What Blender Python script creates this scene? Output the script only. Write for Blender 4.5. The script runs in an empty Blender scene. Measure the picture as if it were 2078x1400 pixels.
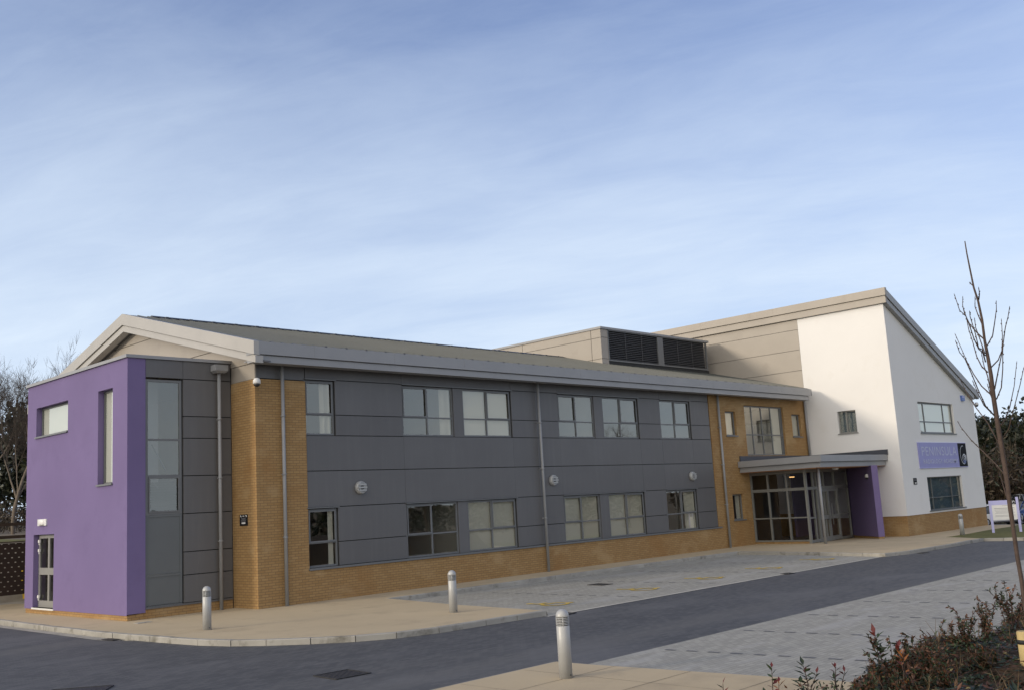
import bpy, math, random
import numpy as np
from mathutils import Vector, Matrix, Quaternion
R = math.radians
S = bpy.context.scene
COL = S.collection
random.seed(7)

# ------------------------------------------------------------------ camera
YAW, PITCH, ROLL, FPX = 0.80643507, 0.15659779, -0.05734764, 2034.70355
CAM = np.array([-15.568, -25.30, 2.5])
def cam_axes():
    cy, sy, cp, sp = math.cos(YAW), math.sin(YAW), math.cos(PITCH), math.sin(PITCH)
    f = np.array([sy*cp, cy*cp, sp]); r = np.array([cy, -sy, 0.]); u = np.cross(r, f)
    cr, sr = math.cos(ROLL), math.sin(ROLL)
    return r*cr+u*sr, -r*sr+u*cr, f
AR, AU, AF = cam_axes()
def ray(x, y): return AR*(x-1039)-AU*(y-700)+AF*FPX
def at(x, y, dist):
    """survey helper: the place seen in that direction, at that horizontal distance from the tripod"""
    d = ray(x, y); return CAM+d*dist/math.hypot(d[0], d[1])
cd = bpy.data.cameras.new('camera'); cam = bpy.data.objects.new('camera', cd); COL.objects.link(cam)
m = Matrix.Identity(4)
for i in range(3):
    m[i][0], m[i][1], m[i][2], m[i][3] = AR[i], AU[i], -AF[i], CAM[i]
cam.matrix_world = m
cd.sensor_width = 36; cd.lens = FPX/2078*36; cd.clip_end = 3000; cd.clip_start = .1
S.camera = cam

# ------------------------------------------------------------------ materials
def nodes(name):
    mt = bpy.data.materials.new(name); mt.use_nodes = True
    nt = mt.node_tree; nt.nodes.clear()
    out = nt.nodes.new('ShaderNodeOutputMaterial')
    return mt, nt, out
def N(nt, kind, **kw):
    n = nt.nodes.new(kind)
    for k, v in kw.items():
        if k in n.inputs: n.inputs[k].default_value = v
        else: setattr(n, k, v)
    return n
def lk(nt, a, b): nt.links.new(a, b)
def c4(c): return (c[0], c[1], c[2], 1)
def noise(nt, src, scale, detail=4, rough=.55):
    n = N(nt, 'ShaderNodeTexNoise'); n.inputs['Scale'].default_value = scale
    n.inputs['Detail'].default_value = detail; n.inputs['Roughness'].default_value = rough
    if src: lk(nt, src, n.inputs['Vector'])
    return n
def ramp(nt, src, p0, p1, c0=(0, 0, 0), c1=(1, 1, 1)):
    r = N(nt, 'ShaderNodeValToRGB'); lk(nt, src, r.inputs[0])
    e = r.color_ramp.elements; e[0].position = p0; e[1].position = p1; e[0].color = c4(c0); e[1].color = c4(c1)
    return r
def mix(nt, fac, a, b, mode='MIX'):
    x = N(nt, 'ShaderNodeMix', data_type='RGBA', blend_type=mode)
    for sock, v in ((x.inputs[0], fac), (x.inputs[6], a), (x.inputs[7], b)):
        if hasattr(v, 'is_linked'): lk(nt, v, sock)
        elif isinstance(v, (int, float)): sock.default_value = v
        else: sock.default_value = c4(v)
    return x.outputs[2]
def principled(nt, out, col, rough=.6, metal=0, spec=.5):
    p = N(nt, 'ShaderNodeBsdfPrincipled'); lk(nt, p.outputs[0], out.inputs[0])
    if hasattr(col, 'is_linked'): lk(nt, col, p.inputs['Base Color'])
    else: p.inputs['Base Color'].default_value = c4(col)
    p.inputs['Roughness'].default_value = rough; p.inputs['Metallic'].default_value = metal
    p.inputs['Specular IOR Level'].default_value = spec
    return p
def bump(nt, p, h, strength, dist=.01):
    b = N(nt, 'ShaderNodeBump'); b.inputs['Strength'].default_value = strength; b.inputs['Distance'].default_value = dist
    lk(nt, h, b.inputs['Height']); lk(nt, b.outputs[0], p.inputs['Normal'])
def M(name, col, rough=.6, metal=0, var=.12, scale=2., fine=40., bmp=.0, spec=.5, coord='Object', stain=None):
    mt, nt, out = nodes(name)
    tc = N(nt, 'ShaderNodeTexCoord'); v = tc.outputs[coord]
    a = noise(nt, v, scale); b = noise(nt, v, fine, 2)
    lo = tuple(x*(1-var) for x in col); hi = tuple(min(1, x*(1+var)) for x in col)
    c = mix(nt, ramp(nt, a.outputs[0], .3, .7).outputs[0], lo, hi)
    c = mix(nt, .35*min(1, var*4), c, mix(nt, b.outputs[0], tuple(x*.6 for x in col), tuple(min(1, x*1.4) for x in col)))
    if stain:
        s = noise(nt, v, stain[1], 6, .65)
        c = mix(nt, ramp(nt, s.outputs[0], stain[2], stain[2]+.2).outputs[0], c, stain[0])
    p = principled(nt, out, c, rough, metal, spec)
    if bmp: bump(nt, p, b.outputs[0], bmp)
    return mt
def brickmat(name, c1, c2, mortar, bw, bh, msize, patch=None, offset=.5, rough=.85, bmp=.35, spec=.3, bias=0., patches=None, sq=1.):
    mt, nt, out = nodes(name)
    tc = N(nt, 'ShaderNodeTexCoord'); uv = tc.outputs['UV']
    br = N(nt, 'ShaderNodeTexBrick'); lk(nt, uv, br.inputs['Vector'])
    for k, v in (('Scale', 1), ('Mortar Size', msize), ('Mortar Smooth', .2), ('Bias', bias), ('Brick Width', bw), ('Row Height', bh)):
        br.inputs[k].default_value = v
    br.offset = offset
    br.inputs['Color1'].default_value = c4(c1); br.inputs['Color2'].default_value = c4(c2); br.inputs['Mortar'].default_value = c4(mortar)
    c = br.outputs[0]
    for pc, sc, th, amt, stretch in (patches or []):
        mp = N(nt, 'ShaderNodeMapping'); lk(nt, uv, mp.inputs[0]); mp.inputs['Scale'].default_value = stretch
        n = noise(nt, mp.outputs[0], sc, 5, .6)
        f = ramp(nt, n.outputs[0], th, th+.12, (0, 0, 0), (amt, amt, amt))
        c = mix(nt, f.outputs[0], c, pc)
    n2 = noise(nt, uv, 60, 2)
    c = mix(nt, .22, c, mix(nt, n2.outputs[0], (.02, .02, .02), (.9, .9, .9)), 'OVERLAY')
    p = principled(nt, out, c, rough, 0, spec)
    bump(nt, p, br.outputs['Fac'], -bmp, .006)
    return mt
MT = {}
BUF1, BUF2 = (.385, .243, .105), (.325, .197, .081)
MT['brick'] = brickmat('buff_brick', BUF1, BUF2, (.225, .145, .07), .225, .075, .009,
    patches=[((.29, .15, .052), .45, .52, .5, (1, .8, 1)), ((.44, .31, .16), .55, .535, .55, (1, 1.6, 1)), ((.50, .43, .32), 2.2, .69, .5, (.6, 5, 1))])
def claddingmat(name, col, amt):
    mt, nt, out = nodes(name)
    tc = N(nt, 'ShaderNodeTexCoord'); ge = N(nt, 'ShaderNodeNewGeometry')
    t = mix(nt, ge.outputs['Random Per Island'], tuple(x*(1-amt) for x in col), tuple(x*(1+amt) for x in col))
    mp = N(nt, 'ShaderNodeMapping'); lk(nt, tc.outputs['Object'], mp.inputs[0]); mp.inputs['Scale'].default_value = (3.5, 3.5, .22)
    st = noise(nt, mp.outputs[0], 1.6, 5, .65); cl_ = noise(nt, tc.outputs['Object'], .5, 4)
    t = mix(nt, ramp(nt, st.outputs[0], .5, .8, (0, 0, 0), (.35, .35, .35)).outputs[0], t, tuple(x*1.35 for x in col))
    t = mix(nt, ramp(nt, cl_.outputs[0], .4, .7, (0, 0, 0), (.3, .3, .3)).outputs[0], t, tuple(x*.82 for x in col))
    p = principled(nt, out, t, .42, 0, .5)
    rr = N(nt, 'ShaderNodeMapRange'); lk(nt, cl_.outputs[0], rr.inputs[0]); rr.inputs[3].default_value = .33; rr.inputs[4].default_value = .55; lk(nt, rr.outputs[0], p.inputs['Roughness'])
    return mt
MT['panel'] = claddingmat('grey_cladding', (.122, .120, .121), .05)
MT['tan'] = M('silver_cladding', (.345, .31, .265), .5, 0, .05, .7, 60, 0, stain=((.30, .265, .225), .8, .58))
MT['fascia'] = M('fascia_metal', (.285, .288, .295), .42, 0, .05, 1.2, 60, 0)
MT['sunlitmetal'] = M('sunlit_fascia_metal', (.40, .385, .36), .45, 0, .05, 1.2, 60, 0)  # lit copy of the fascia metal, sun brightness put into the colour
MT['pipe'] = M('downpipe_metal', (.27, .275, .28), .4, 0, .06, 2, 60, 0)
MT['frame'] = M('window_frame', (.15, .155, .158), .42, 0, .05, 2, 60, 0)
MT['silverframe'] = M('screen_frame', (.19, .192, .18), .4, 0, .05, 2, 60, 0)
MT['doorframe'] = M('door_frame', (.26, .258, .245), .4, 0, .05, 2, 60, 0)
MT['infill'] = M('infill_panel', (.125, .135, .138), .4, 0, .05, 1, 60, 0)
MT['white'] = M('white_render', (.755, .745, .725), .9, 0, .03, .35, 220, .25, .2, stain=((.715, .70, .67), .7, .56))
MT['purple'] = M('purple_render', (.182, .143, .285), .9, 0, .06, .5, 220, .3, .2, stain=((.166, .130, .26), .9, .55))
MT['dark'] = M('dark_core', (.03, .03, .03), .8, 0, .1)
MT['room'] = M('room_paint', (.52, .48, .41), .9, 0, .05)
MT['officeroom'] = M('office_room_paint', (.36, .35, .32), .9, 0, .05)
MT['carpet'] = M('room_floor', (.12, .12, .13), .9, 0, .1)
MT['blind'], nt_, o_ = nodes('blind_cloth')
d_ = N(nt_, 'ShaderNodeBsdfDiffuse'); d_.inputs[0].default_value = (.82, .77, .66, 1); t_ = N(nt_, 'ShaderNodeBsdfTranslucent'); t_.inputs[0].default_value = (.72, .68, .58, 1)
m_ = N(nt_, 'ShaderNodeMixShader', Fac=.4); lk(nt_, d_.outputs[0], m_.inputs[1]); lk(nt_, t_.outputs[0], m_.inputs[2]); lk(nt_, m_.outputs[0], o_.inputs[0])
MT['film'], nt_, o_ = nodes('white_window_film')
d_ = N(nt_, 'ShaderNodeBsdfDiffuse'); d_.inputs[0].default_value = (.86, .86, .80, 1); t_ = N(nt_, 'ShaderNodeBsdfTranslucent'); t_.inputs[0].default_value = (.9, .88, .8, 1)
m_ = N(nt_, 'ShaderNodeMixShader', Fac=.3); lk(nt_, d_.outputs[0], m_.inputs[1]); lk(nt_, t_.outputs[0], m_.inputs[2]); lk(nt_, m_.outputs[0], o_.inputs[0])
MT['greyblind'] = M('grey_blind_cloth', (.10, .145, .18), .9, 0, .05, 1, 60)
MT['roof'] = M('roof_sheet', (.098, .105, .098), .5, 0, .07, .5, 30, 0, stain=((.083, .09, .082), .35, .55))
MT['ridge'] = M('ridge_metal', (.05, .055, .07), .5, 0, .1)
MT['soffit'] = M('timber_soffit', (.34, .16, .07), .6, 0, .15, 6, 60)
MT['louvre'] = M('louvre_metal', (.085, .087, .092), .5, 0, .08)
MT['silver'] = M('silver_paint', (.40, .405, .40), .42, .12, .05, 4, 80)
MT['slot'] = M('slot_dark', (.03, .035, .04), .6, 0, .05)
MT['plastic'] = M('white_plastic', (.7, .7, .68), .4, 0, .03)
MT['blackplastic'] = M('black_plastic', (.02, .02, .022), .3, 0, .05)
MT['lilac'] = M('lilac_paint', (.30, .30, .58), .45, 0, .04)
MT['lilac2'] = M('pale_lilac_paint', (.48, .48, .78), .45, 0, .04)
MT['signwhite'] = M('sign_white', (.78, .77, .75), .5, 0, .03)
MT['lettering'] = M('sign_lettering', (.50, .52, .68), .5, 0, .03)
MT['ink'] = M('print_grey', (.28, .28, .30), .6, 0, .05)
MT['black'] = M('sign_black', (.012, .012, .013), .75, 0, .05, spec=.2)
MT['emblem'] = M('emblem_silver', (.6, .62, .66), .4, 0, .05)
MT['emblemblue'] = M('emblem_blue', (.10, .13, .28), .4, 0, .05)
MT['bluebox'] = M('alarm_blue', (.10, .17, .42), .4, 0, .05)
MT['yellow'] = M('yellow_plastic', (.85, .55, .02), .4, 0, .08)
MT['yellowpaint'] = M('yellow_marking', (.60, .42, .07), .8, 0, .3, 5, 60, stain=((.38, .33, .20), 3, .56))
MT['cream'] = M('cream_concrete', (.50, .41, .275), .9, 0, .07, .35, 180, .3, .2, stain=((.41, .335, .23), .8, .52))
MT['kerb'] = M('kerb_concrete', (.35, .335, .30), .9, 0, .18, 1.3, 120, .3, .2, stain=((.15, .14, .115), 1.9, .53))
MT['paleedge'] = M('pale_edging', (.47, .455, .41), .9, 0, .12, 1.5, 100, .3, .2)
MT['joint'] = M('paving_joint', (.20, .17, .13), .9, 0, .2)
MT['roadblock'] = brickmat('dark_block_paving', (.116, .118, .121), (.078, .081, .087), (.062, .064, .067), .2, .1, .006, rough=.75, bmp=.3,
    patches=[((.15, .148, .142), .10, .5, .45, (.25, 2.6, 1)), ((.155, .157, .162), .35, .52, .5, (.5, 1.2, 1)), ((.09, .093, .10), .9, .6, .5, (.4, 1.5, 1)), ((.2, .2, .195), 2.5, .66, .45, (.5, 2, 1)), ((.04, .04, .042), 1.1, .72, .5, (1, 1, 1)), ((.055, .057, .06), .3, .6, .35, (1.5, .8, 1))])
MT['baypaving'] = brickmat('grey_block_paving', (.385, .375, .328), (.305, .297, .263), (.22, .215, .195), .2, .1, .006, rough=.8, bmp=.2,
    patches=[((.42, .415, .40), .5, .52, .45, (.6, 2.2, 1)), ((.25, .25, .25), 1.1, .60, .4, (.5, 2.4, 1))])
MT['dash'] = M('dark_divider_block', (.12, .122, .13), .8, 0, .25, 6, 60)
MT['iron'] = M('cast_iron', (.045, .043, .042), .6, .3, .25, 8, 60)
MT['ground'] = M('soil_ground', (.16, .13, .09), .95, 0, .3, .4, 6)
MT['gravel'] = M('pale_gravel', (.38, .35, .30), .95, 0, .2, 3, 60, .4)
MT['grass'] = M('short_grass', (.115, .112, .024), .95, 0, .4, 2, 40, .5)
MT['mulch'] = M('bark_mulch', (.048, .031, .019), .95, 0, .6, 12, 60, .8)
MT['rust'] = M('dark_brown_board', (.030, .017, .012), .8, 0, .3, 2, 30)
MT['fencewood'] = M('weathered_rail', (.05, .032, .022), .85, 0, .3, 3, 30)
MT['stakewood'] = M('pale_stake_timber', (.50, .38, .17), .8, 0, .18, 6, 40, .3)
MT['rubber'] = M('black_rubber', (.015, .015, .015), .7, 0, .1)
MT['bark'] = M('sapling_bark', (.07, .046, .035), .8, 0, .35, 14, 60, .5, stain=((.16, .125, .10), 9, .62))
MT['greybark'] = M('grey_bark', (.15, .12, .09), .9, 0, .35, 2, 20, .5)
MT['twig'] = M('brown_twig', (.062, .047, .036), .9, 0, .3, 1, 20)
MT['lightwarm'], nt_, o_ = nodes('lit_lamp')
e_ = N(nt_, 'ShaderNodeEmission', Strength=2.5); e_.inputs[0].default_value = (1, .55, .2, 1); lk(nt_, e_.outputs[0], o_.inputs[0])
def leafmat(name, col, var=.45):
    mt, nt, out = nodes(name)
    tc = N(nt, 'ShaderNodeTexCoord'); a = noise(nt, tc.outputs['Object'], 9, 3)
    c = mix(nt, ramp(nt, a.outputs[0], .3, .7).outputs[0], tuple(x*(1-var) for x in col), tuple(x*(1+var) for x in col))
    p = principled(nt, out, c, .5, 0, .4)
    return mt
for k, c in dict(leafgreen=(.035, .055, .022), leafdark=(.022, .033, .016), leafred=(.11, .022, .018), leafbrown=(.085, .038, .020), leaforange=(.26, .10, .03),
                 leafpale=(.28, .22, .09), needle=(.016, .020, .009), needle2=(.024, .028, .012), scrub=(.034, .023, .014), scrub2=(.065, .048, .026), gorse=(.11, .095, .015), straw=(.15, .10, .05)).items():
    MT[k] = leafmat(k, c)
def glassmat(name, base, power, tint=(.75, .8, .8)):
    mt, nt, out = nodes(name)
    lw = N(nt, 'ShaderNodeLayerWeight'); lw.inputs['Blend'].default_value = .5
    pw = N(nt, 'ShaderNodeMath', operation='POWER'); lk(nt, lw.outputs['Facing'], pw.inputs[0]); pw.inputs[1].default_value = 2.6
    mu = N(nt, 'ShaderNodeMath', operation='MULTIPLY_ADD'); lk(nt, pw.outputs[0], mu.inputs[0]); mu.inputs[1].default_value = power; mu.inputs[2].default_value = base
    tr = N(nt, 'ShaderNodeBsdfTransparent'); tr.inputs[0].default_value = c4(tint)
    gl = N(nt, 'ShaderNodeBsdfGlossy', Roughness=.015); gl.inputs[0].default_value = (1, .97, .88, 1)
    tc = N(nt, 'ShaderNodeTexCoord'); n = noise(nt, tc.outputs['Object'], 1.3, 1)
    b = N(nt, 'ShaderNodeBump'); b.inputs['Strength'].default_value = .02; b.inputs['Distance'].default_value = .05
    lk(nt, n.outputs[0], b.inputs['Height']); lk(nt, b.outputs[0], gl.inputs['Normal'])
    ms = N(nt, 'ShaderNodeMixShader'); lk(nt, mu.outputs[0], ms.inputs[0]); lk(nt, tr.outputs[0], ms.inputs[1]); lk(nt, gl.outputs[0], ms.inputs[2])
    lk(nt, ms.outputs[0], out.inputs[0])
    return mt
MT['glass'] = glassmat('window_glass', .17, .55, (.88, .91, .9))
MT['darkglass'] = glassmat('entrance_glass', .06, .4, (.62, .64, .66))
MT['carglass'] = M('car_glass', (.03, .035, .04), .08, 0, .05, spec=.8)
MT['carwhite'] = M('white_car_paint', (.62, .63, .64), .25, 0, .02)
MT['carblue'] = M('blue_car_paint', (.03, .10, .35), .2, .2, .03)
MT['cargrey'] = M('grey_car_paint', (.2, .21, .22), .25, .3, .03)
MT['cartrim'] = M('grey_car_trim', (.09, .09, .10), .6, 0, .05)
MT['alloy'] = M('alloy_wheel', (.6, .6, .62), .3, .6, .03)

# ------------------------------------------------------------------ mesh builder
class MB:
    def __init__(s): s.v = []; s.f = []; s.mi = []; s.sm = []
    def face(s, pts, mi=0, smooth=False):
        b = len(s.v); s.v += [tuple(map(float, p)) for p in pts]; s.f.append(tuple(range(b, b+len(pts)))); s.mi.append(mi); s.sm.append(smooth)
    def hexa(s, p, mi=0):
        for q in ((0, 3, 2, 1), (4, 5, 6, 7), (0, 1, 5, 4), (1, 2, 6, 5), (2, 3, 7, 6), (3, 0, 4, 7)): 
            s.face([p[i] for i in q], mi)
    def box(s, x0, x1, y0, y1, z0, z1, mi=0):
        s.hexa([(x0, y0, z0), (x1, y0, z0), (x1, y1, z0), (x0, y1, z0), (x0, y0, z1), (x1, y0, z1), (x1, y1, z1), (x0, y1, z1)], mi)
    def mbox(s, mp, u0, u1, v0, v1, w0, w1, mi=0):
        s.hexa([mp(u0, v0, w1), mp(u1, v0, w1), mp(u1, v0, w0), mp(u0, v0, w0), mp(u0, v1, w1), mp(u1, v1, w1), mp(u1, v1, w0), mp(u0, v1, w0)], mi)
    def prism(s, poly, a, b, mi=0):
        """poly: list of points; a, b: offset vectors for the two caps"""
        A = [tuple(np.add(p, a)) for p in poly]; B = [tuple(np.add(p, b)) for p in poly]
        s.face(A, mi); s.face(B[::-1], mi)
        n = len(poly)
        for i in range(n): s.face([A[i], B[i], B[(i+1) % n], A[(i+1) % n]], mi)
    def tube(s, pts, rad, n=6, mi=0, cap=True):
        pts = [np.array(p, float) for p in pts]
        if not hasattr(rad, '__len__'): rad = [rad]*len(pts)
        base = len(s.v); ref = np.array([.31, .17, .93])
        for i, p in enumerate(pts):
            t = pts[min(i+1, len(pts)-1)]-pts[max(i-1, 0)]; L = np.linalg.norm(t); t = t/L if L > 1e-9 else np.array([0, 0, 1.])
            a = np.cross(t, ref); la = np.linalg.norm(a)
            if la < .1: a = np.cross(t, [1, 0, 0]); la = np.linalg.norm(a)
            a /= la; b = np.cross(t, a)
            for k in range(n):
                w = 2*math.pi*k/n; s.v.append(tuple(p+rad[i]*(math.cos(w)*a+math.sin(w)*b)))
        for i in range(len(pts)-1):
            for k in range(n):
                s.f.append((base+i*n+k, base+i*n+(k+1) % n, base+(i+1)*n+(k+1) % n, base+(i+1)*n+k)); s.mi.append(mi); s.sm.append(True)
        if cap:
            s.f.append(tuple(base+k for k in range(n))[::-1]); s.mi.append(mi); s.sm.append(False)
            e = base+(len(pts)-1)*n; s.f.append(tuple(e+k for k in range(n))); s.mi.append(mi); s.sm.append(False)
    def lathe(s, prof, n=24, c=(0, 0, 0), mi=0, axis='z'):
        base = len(s.v)
        for r, z in prof:
            for k in range(n):
                w = 2*math.pi*k/n; q = (r*math.cos(w), r*math.sin(w), z)
                if axis == 'y': q = (q[0], -q[2], q[1])
                if axis == 'x': q = (-q[2], q[0], q[1])
                s.v.append((c[0]+q[0], c[1]+q[1], c[2]+q[2]))
        for i in range(len(prof)-1):
            for k in range(n):
                s.f.append((base+i*n+k, base+i*n+(k+1) % n, base+(i+1)*n+(k+1) % n, base+(i+1)*n+k)); s.mi.append(mi)
                s.sm.append(True)
        for i, rev in ((0, True), (len(prof)-1, False)):
            if prof[i][0] > 1e-4:
                t = tuple(base+i*n+k for k in range(n)); s.f.append(t[::-1] if rev else t); s.mi.append(mi); s.sm.append(False)
    def leaf(s, p, d, up, L, W, mi=0, fold=.25):
        d = np.array(d, float); d /= np.linalg.norm(d)+1e-9
        side = np.cross(d, up); l = np.linalg.norm(side)
        if l < 1e-3: side = np.cross(d, [1, .3, 0]); l = np.linalg.norm(side)
        side /= l; nn = np.cross(side, d); p = np.array(p, float)
        a = p+d*L*.45+side*W*.5+nn*W*fold; b = p+d*L*.45-side*W*.5+nn*W*fold; c = p+d*L; m_ = p+d*L*.45
        s.face([p, a, c, m_], mi); s.face([p, m_, c, b], mi)
    def build(s, name, mats, parent=None, smooth=True):
        me = bpy.data.meshes.new(name); me.from_pydata(s.v, [], s.f)
        if not isinstance(mats, (list, tuple)): mats = [mats]
        for mm in mats: me.materials.append(MT[mm])
        nf = len(s.f)
        me.polygons.foreach_set('material_index', s.mi)
        me.polygons.foreach_set('use_smooth', s.sm)
        me.update()
        uv = me.uv_layers.new(name='UVMap')
        nl = len(me.loops)
        vi = np.empty(nl, np.int32); me.loops.foreach_get('vertex_index', vi)
        co = np.array(s.v, float)[vi]
        nrm = np.empty(nf*3, np.float32); me.polygons.foreach_get('normal', nrm); nrm = np.abs(nrm.reshape(-1, 3))
        lt = np.empty(nf, np.int32); me.polygons.foreach_get('loop_total', lt)
        ax = np.repeat(np.argmax(nrm, 1), lt)
        U = np.where(ax == 0, co[:, 1], co[:, 0]); V = np.where(ax == 2, co[:, 1], co[:, 2])
        uv.data.foreach_set('uv', np.stack([U, V], 1).astype(np.float32).ravel())
        o = bpy.data.objects.new(name, me); COL.objects.link(o)
        if parent: o.parent = parent
        return o
def tag(o, label=None, cat=None, group=None, kind=None):
    if label: o['label'] = label
    if cat: o['category'] = cat
    if group: o['group'] = group
    if kind: o['kind'] = kind
    return o
def empty(name, loc=(0, 0, 0), rz=0, label=None, cat=None, group=None):
    o = bpy.data.objects.new(name, None); o.empty_display_size = .2; COL.objects.link(o)
    o.location = loc; o.rotation_euler = (0, 0, rz)
    return tag(o, label, cat, group)
def copy_tree(o, parent=None):
    c = o.copy(); COL.objects.link(c)
    if parent: c.parent = parent
    for ch in list(o.children): copy_tree(ch, c)
    return c
def mapper(o, eu, en):
    o = np.array(o, float); eu = np.array(eu, float); en = np.array(en, float)
    return lambda u, v, w: tuple(o+eu*u+en*w+np.array([0, 0, v]))
def FRONT(y): return mapper((0, y, 0), (1, 0, 0), (0, -1, 0))
def LEFT(x): return mapper((x, 0, 0), (0, 1, 0), (-1, 0, 0))
def wall(mb, mp, u0, u1, v0, v1, holes=(), w=0., depth=.2, mi=0, top=None):
    us = sorted(set([u0, u1]+[h[i] for h in holes for i in (0, 1) if u0 < h[i] < u1]))
    vs = sorted(set([v0, v1]+[h[i] for h in holes for i in (2, 3) if v0 < h[i] < v1]))
    for a, b in zip(us, us[1:]):
        for c, d in zip(vs, vs[1:]):
            um, vm = (a+b)/2, (c+d)/2
            if any(h[0] < um < h[1] and h[2] < vm < h[3] for h in holes): continue
            mb.face([mp(a, c, w), mp(b, c, w), mp(b, d, w), mp(a, d, w)], mi)
    for h in holes:
        a, b, c, d = max(h[0], u0), min(h[1], u1), max(h[2], v0), min(h[3], v1)
        e = w-depth
        for p, q in (((a, c), (a, d)), ((a, d), (b, d)), ((b, d), (b, c)), ((b, c), (a, c))):
            mb.face([mp(p[0], p[1], w), mp(q[0], q[1], w), mp(q[0], q[1], e), mp(p[0], p[1], e)], mi)
def vblind(mb, mp, a, b, c, d, w, open_=.35):
    n = max(2, int((b-a)/.15)); st = (b-a)/n
    for i in range(n):
        u = a+st*(i+.5); h = st*.37*math.cos(open_*1.2); k = st*.5*math.sin(open_*1.2)
        mb.face([mp(u-h, c, w-k), mp(u+h, c, w+k), mp(u+h, d, w+k), mp(u-h, d, w-k)])
def window(parent, mp, u0, u1, v0, v1, mull=(), trans=(), rec=-.09, fw=.055, mat='frame', glass='glass', blinds=(), sill=None, label=None, lights=(), head=True):
    """frame mesh is the part; pane, blind and sill are its sub-parts"""
    mb = MB(); d0, d1 = rec-.06, rec
    mb.mbox(mp, u0, u1, v0, v0+fw, d0, d1); mb.mbox(mp, u0, u1, v1-fw, v1, d0, d1)
    mb.mbox(mp, u0, u0+fw, v0+fw, v1-fw, d0, d1); mb.mbox(mp, u1-fw, u1, v0+fw, v1-fw, d0, d1)
    us = [u0+fw]+[x for x in mull]+[u1-fw]
    for x in mull: mb.mbox(mp, x-fw*.5, x+fw*.5, v0+fw, v1-fw, d0, d1-.002)
    for k in range(len(us)-1):
        a = us[k]+(fw*.5 if k else 0); b = us[k+1]-(fw*.5 if k < len(us)-2 else 0)
        for z in trans: mb.mbox(mp, a, b, z-fw*.42, z+fw*.42, d0, d1-.004)
    for (a, b, c, d) in lights:   # opening lights stand a little proud
        g = .045
        mb.mbox(mp, a, b, c, c+g, d1, d1+.022); mb.mbox(mp, a, b, d-g, d, d1, d1+.022)
        mb.mbox(mp, a, a+g, c+g, d-g, d1, d1+.022); mb.mbox(mp, b-g, b, c+g, d-g, d1, d1+.022)
    fr = mb.build('window', mat, parent)
    if label: fr['label'] = label
    g = MB(); w = rec-.03
    g.face([mp(u0+.01, v0+.01, w), mp(u1-.01, v0+.01, w), mp(u1-.01, v1-.01, w), mp(u0+.01, v1-.01, w)])
    g.build('pane', glass, fr)
    for bl in blinds:
        a, b, kind = bl[:3]; c, d = (bl[3], bl[4]) if len(bl) > 3 else (v0+.03, v1-.02)
        q = MB(); ww = rec-(.045 if kind == 'film' else .08 if kind == 'roller' else .13)
        if kind in ('vertical', 'curtain'): vblind(q, mp, a, b, c, d, ww, .55 if kind == 'vertical' else .9)
        else: q.mbox(mp, a, b, c, d, ww-.004, ww)
        q.build('blind', {'grey': 'greyblind', 'film': 'film'}.get(kind, 'blind'), fr)
    if sill:
        q = MB(); q.mbox(mp, u0-sill, u1+sill, v0-.05, v0, rec, .05); q.build('sill', mat, fr)
    return fr

# ------------------------------------------------------------------ setting: ground
def gz(x): return float(np.interp(x, [26.5, 32, 43, 65, 90, 140], [0, -.1, -.14, -1.1, -1.9, -2.2]))
BREAKS = [26.5, 32, 43, 65, 90]
def clip(poly, x, keep_left):
    out = []; n = len(poly)
    for i in range(n):
        p, q = poly[i], poly[(i+1) % n]
        ip = (p[0] <= x) if keep_left else (p[0] >= x); iq = (q[0] <= x) if keep_left else (q[0] >= x)
        if ip: out.append(p)
        if ip != iq:
            t = (x-p[0])/(q[0]-p[0]); out.append((x, p[1]+t*(q[1]-p[1])))
    return out
def tri_poly(poly):
    """ear clipping"""
    P = [Vector((p[0], p[1], 0)) for p in poly]
    from mathutils.geometry import tessellate_polygon
    return [[poly[i] for i in t] for t in tessellate_polygon([P])]
def sheet(name, poly, z, mat, kind='structure', lab=None):
    mb = MB()
    for t in tri_poly(poly):
        cells = [t]
        for b in BREAKS:
            nxt = []
            for c in cells:
                xs = [p[0] for p in c]
                if min(xs) < b-1e-6 and max(xs) > b+1e-6: nxt += [clip(c, b, True), clip(c, b, False)]
                else: nxt.append(c)
            cells = nxt
        for c in cells:
            if len(c) < 3: continue
            pts = [(p[0], p[1], z+gz(p[0])) for p in c]
            a = np.subtract(pts[1], pts[0]); b_ = np.subtract(pts[2], pts[0])
            if np.cross(a, b_)[2] < 0: pts = pts[::-1]
            mb.face(pts)
    o = mb.build(name, mat); o['kind'] = kind
    return o
# far terrain with the grassy bank rising behind the fence
mb = MB()
xs = sorted(set(list(np.arange(-300, 420, 30.))+list(np.arange(-30, 100, 6.))+BREAKS))
ys = sorted(set(list(np.arange(-300, 420, 30.))+list(np.arange(-40, 110, 5.))+[14.4, 15.0, 15.6]))
def terrain(x, y):
    z = -.4+gz(x)
    if x < 62: z += 2.55*float(np.interp(y, [14.4, 15.6], [0, 1]))+1.2*float(np.interp(y, [15.6, 70], [0, 1]))
    z += 6*float(np.interp(math.hypot(x, y), [140, 300], [0, 1]))
    return z
for a, b in zip(xs, xs[1:]):
    for c, d in zip(ys, ys[1:]):
        mb.face([(a, c, terrain(a, c)), (b, c, terrain(b, c)), (b, d, terrain(b, d)), (a, d, terrain(a, d))])
tag(mb.build('ground', 'ground'), kind='structure')
mb = MB()
for a, b in zip(range(-40, 0, 5), range(-35, 5, 5)):
    for c, d in ((15.6, 24), (24, 40)):
        mb.face([(a, c, terrain(a, c)+.02), (b, c, terrain(b, c)+.02), (b, d, terrain(b, d)+.02), (a, d, terrain(a, d)+.02)])
tag(mb.build('grass_bank', 'grass'), kind='structure')
mb = MB()
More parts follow.
